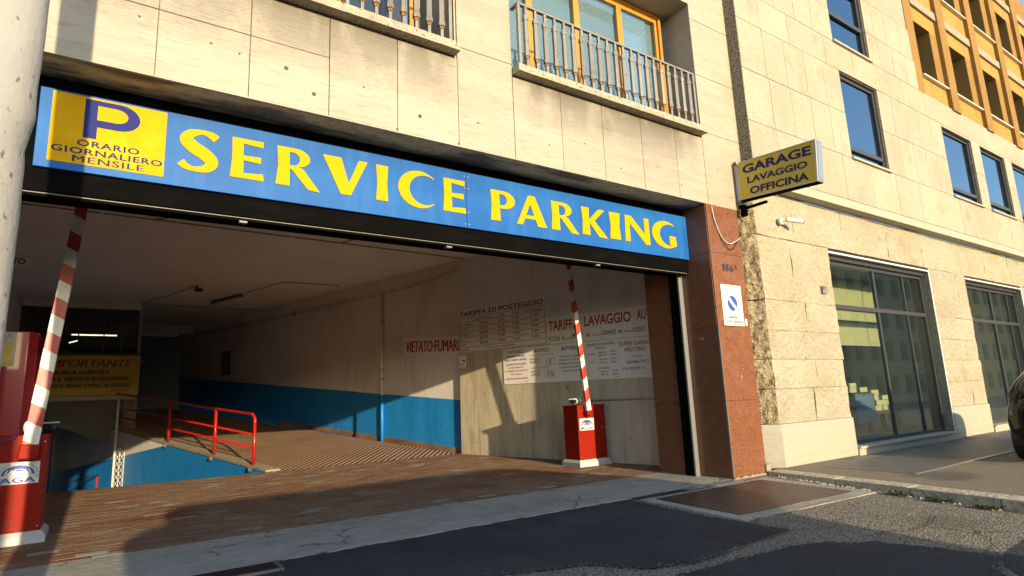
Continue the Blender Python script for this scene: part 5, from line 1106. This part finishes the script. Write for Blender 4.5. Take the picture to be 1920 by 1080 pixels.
hb = thing('motor_box', 'cream box hanging under the rusty block beside the folding gate', 'motor box', (.58, 20.80, .42)); box('body', 'kraft', 0, .27, 0, .2, .06, .42, hb, bevel=.03); box('cap', 'kraft', -.01, .28, -.01, .21, .36, .44, hb, bevel=.01)
A = MB(); A.add([(-1.95, 0, 1.72), (.62, 0, 1.72), (.62, 0, .36), (-1.95, 0, 1.50), (-1.95, .12, 1.72), (.62, .12, 1.72), (.62, .12, .36), (-1.95, .12, 1.50)], [(0,1,2,3),(7,6,5,4),(0,4,5,1),(3,2,6,7),(1,5,6,2),(0,3,7,4)])
A.build('ramp_apron_panel', 'grey_panel', bo, T=Matrix.Translation((0, .05, 0)))
# folding gate
fg = thing('folding_gate', 'cream folding lattice gate collapsed at the pit wall corner', 'gate', (.46, 19.9, 0))
box('end_post', 'kraft', -.03, .02, 0, .05, -1.3, 1.72, fg); box('end_post', 'kraft', .21, .235, 0, .04, -1.3, .38, fg); box('mid_post', 'kraft', .105, .12, 0, .03, -1.3, .38, fg)
for k in range(10):
    z = -1.3 + k * .17
    MB().tube([(.02, .02, z), (.11, .02, z + .17)], .008, 5).build('lattice_bar', 'kraft', fg); MB().tube([(.11, .02, z), (.02, .02, z + .17)], .008, 5).build('lattice_bar', 'kraft', fg)
    MB().tube([(.12, .02, z), (.21, .02, z + .17)], .008, 5).build('lattice_bar', 'kraft', fg); MB().tube([(.21, .02, z), (.12, .02, z + .17)], .008, 5).build('lattice_bar', 'kraft', fg)
# lower level column and rail
lc = thing('lower_column', 'column of the lower level, cream above and blue below', 'column', (-.58, 25, 0)); box('upper', 'plaster', 0, .48, 0, .5, -.56, 1.7, lc); box('lower', 'blue_paint', 0, .48, 0, .5, -2.1, -.562, lc)
lr = thing('lower_rail', 'red guard rail on the down ramp in the dark', 'rail', (-.45, 22.0, 0)); MB().tube([(.55, 0, -1.6), (.57, 0, -.42)], .035, 8).build('post', 'red_iron', lr)
for zz in (-.42, -.80, -1.12): MB().tube([(-.1, .2, zz - .15), (.98, -.3, zz + .08)], .02, 6).build('bar', 'red_iron' if zz < -1 else 'dark', lr)
# rear beam, gate grid, notice
box('rear_beam', 'plaster', .95, RC(26), 26, 26.25, 4.27, 4.565, None); setting(bpy.data.objects['rear_beam'])
gg = thing('rear_grille', 'dark barred grille door at the back of the garage', 'grille', (1.9, 27.2, 1.4))
for x in [0, .22, .44, .66, .88]: box('bar', 'dark_frame', x, x + .03, 0, .03, 0, 2.75, gg)
for z in [.02, .45, .9, 1.35, 1.8, 2.25, 2.7]: box('cross_bar', 'dark_frame', -.02, .93, -.012, -.001, z, z + .03, gg)
sl = thing('panel_notice', 'dark framed panel on the far part of the right wall', 'panel', (RC(24) - .03, 24.0, 2.55), TH); box('frame', 'dark_frame', 0, .62, 0, .03, 0, .85, sl); box('sheet', 'rusty_post', .04, .58, -.004, -.0005, .04, .81, sl)
at = thing('wall_notice', 'partly hidden white notice ending in ATO behind the post', 'sign', (-1.62, 12.0, 3.62)); box('panel', 'board', 0, .55, 0, .015, 0, .19, at, bevel=.01); text_mesh([('VIETATO', -.0 + .02, .50, .06, .16)], 'lettering', 'ink_black', at, y=-.002, off=.02); MB().tube([(.3, .01, .19), (.3, .01, .95)], .008, 5).build('hanger', 'dark', at)

# ================================================================== white post in the foreground
pl = thing('street_post', 'thick whitewashed lamp post in the left foreground', 'post', (-.375, 2.57, road_z(2.57)))
A = MB(); seg = 28; rings = []; H_ = 7.0; nz_ = 110
for j in range(nz_ + 1):
    z = H_ * j / nz_; tt = min(1, max(0, (2.75 - z) / .55)); tt = tt * tt * (3 - 2 * tt); r0 = .122 + .034 * tt
    cx = -.010 * max(0, 1.6 - z) - .052 * tt
    for k in range(seg):
        a = 2 * PI * k / seg; q = .003 * noise.noise((math.cos(a) * 1.5, math.sin(a) * 1.5, z * 2)) + .0016 * noise.noise((math.cos(a) * 5, math.sin(a) * 5, z * 9))
        bump_ = .010 * math.exp(-((z - 2.42) / .07) ** 2) * max(0, math.cos(a - .2)) ** 2 - .008 * math.exp(-((z - 2.30) / .05) ** 2) * max(0, math.cos(a - .2)) ** 2
        rings.append((cx + (r0 + q + bump_) * math.cos(a), (r0 + q + bump_) * math.sin(a), z))
fs = [(j * seg + k, j * seg + (k + 1) % seg, (j + 1) * seg + (k + 1) % seg, (j + 1) * seg + k) for j in range(nz_) for k in range(seg)] + [tuple(range(nz_ * seg, (nz_ + 1) * seg))]
A.add(rings, fs); A.build('shaft', 'pole', pl, smooth=True)
MB().tube([(0, 0, 7.0), (0, 0, 8.2), (0, -.5, 8.7), (0, -1.6, 8.8)], [.06, .05, .04, .035], 10).build('lamp_arm', 'alu', pl); box('lamp_head', 'alu', -.12, .12, -2.1, -1.5, 8.72, 8.84, pl, bevel=.03)
# small pipe on the facade behind the post is part of the post's strap
MB().tube([(0, 0, .0), (0, 0, .25)], .16, 20).build('foot_collar', 'pole', pl, bevel=.01)

# ================================================================== black car
def loft(sections, name, m, parent, smooth=True):
    A = MB(); n = len(sections[0]); vs = [v for s in sections for v in s]
    fs = [(i * n + k, i * n + (k + 1) % n, (i + 1) * n + (k + 1) % n, (i + 1) * n + k) for i in range(len(sections) - 1) for k in range(n)]
    fs += [tuple(range(n)), tuple(range((len(sections) - 1) * n, len(sections) * n))]
    A.add(vs, fs); o = A.build(name, m, parent, smooth=smooth); md = o.modifiers.new('s', 'SUBSURF'); md.levels = md.render_levels = 2; return o
def rrect(x, hw, z0, z1, tw):
    return [(x, -hw * tw, z1), (x, -hw, z1 - (z1 - z0) * .28), (x, -hw * 1.0, z0 + (z1 - z0) * .3), (x, -hw * .9, z0), (x, hw * .9, z0), (x, hw, z0 + (z1 - z0) * .3), (x, hw, z1 - (z1 - z0) * .28), (x, hw * tw, z1), (x, hw * .4, z1 + .02), (x, -hw * .4, z1 + .02)]
def car(loc, rz, lab, paint, bodies, roof, glassm, cat='car', wheels=(.85, 3.45)):
    t = thing('parked_' + cat.replace(' ', '_'), lab, cat, loc, rz)
    body = loft([rrect(*q) for q in bodies], 'body', paint, t)
    cab = loft([rrect(*q) for q in roof], 'cabin', glassm, t)
    rp = loft([rrect(q[0], q[1] * .96, q[3] - .06, q[3] + .015, q[4]) for q in roof[2:-2]], 'roof', paint, t)
    hw = max(q[1] for q in bodies)
    for x in wheels:
        for s in (-1, 1):
            w_ = MB().tube([(x, s * (hw - .20), .33), (x, s * (hw + .005), .33)], .33, 24).build('wheel', 'dark', t, bevel=.02); MB().tube([(x, s * (hw - .1), .33), (x, s * (hw + .012), .33)], .21, 16).build('rim', 'alu', w_, bevel=.01)
    return t
cb = [(0.0, .62, .42, .78, .9), (.06, .78, .30, .95, .86), (.25, .88, .24, 1.03, .84), (.9, .92, .22, 1.08, .86), (1.6, .93, .22, 1.10, .9), (3.0, .93, .22, 1.10, .9), (4.0, .92, .24, 1.05, .88), (4.35, .86, .28, .98, .86), (4.45, .66, .42, .80, .9)]
cr = [(.10, .80, .62, 1.02, .95), (.22, .80, .62, 1.16, .92), (.75, .75, .62, 1.52, .82), (1.5, .74, .62, 1.64, .78), (2.6, .74, .62, 1.62, .78), (3.6, .78, .62, 1.10, .92), (3.8, .78, .62, .98, .92)]
c1 = car((11.20, 2.63, wz(2.6)), R(0), 'black car whose rounded end enters at the right edge', 'car_paint', cb, cr, 'car_glass')
for s in (-1, 1): 
    A = MB(); A.box(.16, .30, min(s * .60, s * .76), max(s * .60, s * .76), .80, .92); A.build('tail_light', 'lamp_red', c1, bevel=.03)
box('bumper_strip', 'chrome', -.012, .02, -.55, .55, .52, .545, c1); box('number_plate', 'white', -.016, -.004, -.26, .26, .60, .71, c1)
MB().tube([(1.3, -.90, 1.02), (1.36, -1.04, 1.07)], .06, 8).build('mirror', 'car_paint', c1)
for s in (-1, 1): MB().tube([(1.9, s * .94, .88), (2.1, s * .945, .88)], .015, 6).build('door_handle', 'chrome', c1)

# white van parked behind the viewer, its shadow falls on the forecourt
vb = [(0, .70, .30, .72, .9), (.08, .88, .22, 1.05, .9), (.45, .95, .18, 1.22, .92), (1.0, .97, .18, 1.35, .94)]
vt = thing('delivery_van', 'white delivery van parked across the road behind the viewer', 'van', (.12, -3.9, road_z(-3.0)))
prof = [(.10, .32), (.10, 2.45), (.35, 2.58), (.56, 2.60), (.56, 2.78), (.80, 2.88), (5.7, 2.88), (6.0, 2.80), (6.3, 2.58), (6.7, 2.35), (6.7, 2.2), (6.0, 2.0), (6.0, .32)]
A = MB(); n = len(prof)
vs = [(x, -.95 + (.10 if z > 1.8 else 0), z) for x, z in prof] + [(x, .95 - (.10 if z > 1.8 else 0), z) for x, z in prof]
A.add(vs, [tuple(range(n)), tuple(range(2 * n - 1, n - 1, -1))] + [(i, (i + 1) % n, n + (i + 1) % n, n + i) for i in range(n)]); A.build('body', 'van_white', vt, bevel=.05)
for x in (1.0, 5.0):
    for s in (-1, 1): w_ = MB().tube([(x, s * .72, .35), (x, s * .965, .35)], .35, 20).build('wheel', 'dark', vt); MB().tube([(x, s * .9, .35), (x, s * .975, .35)], .2, 12).build('rim', 'alu', w_)
for s in (-1, 1): A = MB(); A.add([(.62, s * .957, 1.45), (1.55, s * .957, 1.45), (1.55, s * .885, 2.2), (.95, s * .885, 2.2)], [(0, 1, 2, 3)]); A.build('side_window', 'car_glass', vt)
box('bumper', 'dark', -.05, .1, -.9, .9, .35, .6, vt, bevel=.03)

# unseen column added behind the camera to shade the ticket machine and left barrier
pc = thing('shadow_column', 'unseen tall round column added behind the viewer to cast shade', 'shadow caster', (-1.34, -3.2, road_z(-3.2)))
MB().tube([(0, 0, 0), (0, 0, 5.0)], .62, 32).build('drum', 'ink_blue2', pc); MB().tube([(0, 0, 5.0), (0, 0, 5.2), (0, 0, 5.5)], [.68, .68, .1], 32).build('cap', 'shutter_green', pc); MB().tube([(0, 0, 0), (0, 0, .4)], .66, 32).build('foot', 'shutter_green', pc)

# low buildings across the street
for bi, (x0, x1, y, h, lab) in enumerate([(-60, -18, -86, 8.0, 'low ochre house across the street, farthest left'), (-17, 12, -90, 8.8, 'ochre two storey house straight across the street'), (14, 46, -86, 8.2, 'ochre house across the street to the right'), (48, 90, -80, 7.2, 'long low ochre house across the street at far right')]):
    t = thing('street_house', lab, 'house', (x0, y, -.78), 0, 'houses across the street'); W = x1 - x0
    box('wall', 'far_wall', 0, W, -8, 0, 0, h, t); A = MB(); A.prism([(-.4, -8.4), (W + .4, -8.4), (W + .4, .4), (-.4, .4)], h, h + .3); A.build('roof', 'far_roof', t)
    k = 2.0
    while k < W - 2:
        for z in (1.2, 4.6): box('window', 'shutter_green', k, k + 1.2, .001, .08, z, z + 1.9, t)
        k += 3.6
for bi, (x0, x1, y, h, m, lab) in enumerate([(34, 52, -17, 17, 'far_wall', 'unseen tall ochre block added for glass reflections, nearest of three'), (53, 78, -18, 14, 'lintel', 'unseen tall grey block added for glass reflections, middle of three'), (79, 140, -16, 18, 'far_wall', 'unseen tall ochre block added for glass reflections, farthest of three')]):  # unseen stand-in blocks, added to dim the sky reflected in the shop glass
    t = thing('reflection_block', lab, 'building', (x0, y, -.78), 0, 'unseen blocks added for glass reflections'); W = x1 - x0
    box('wall', m, 0, W, -10, 0, 0, h, t); box('cornice', 'far_roof', -.4, W + .4, -10.4, .4, h, h + .4, t)
    for f_ in range(int(h // 3.4)):
        k = 1.5
        while k < W - 2: box('window', 'shutter_green', k, k + 1.3, .001, .08, 1.0 + 3.4 * f_, 2.9 + 3.4 * f_, t); k += 3.2
print('objects', len(bpy.data.objects))
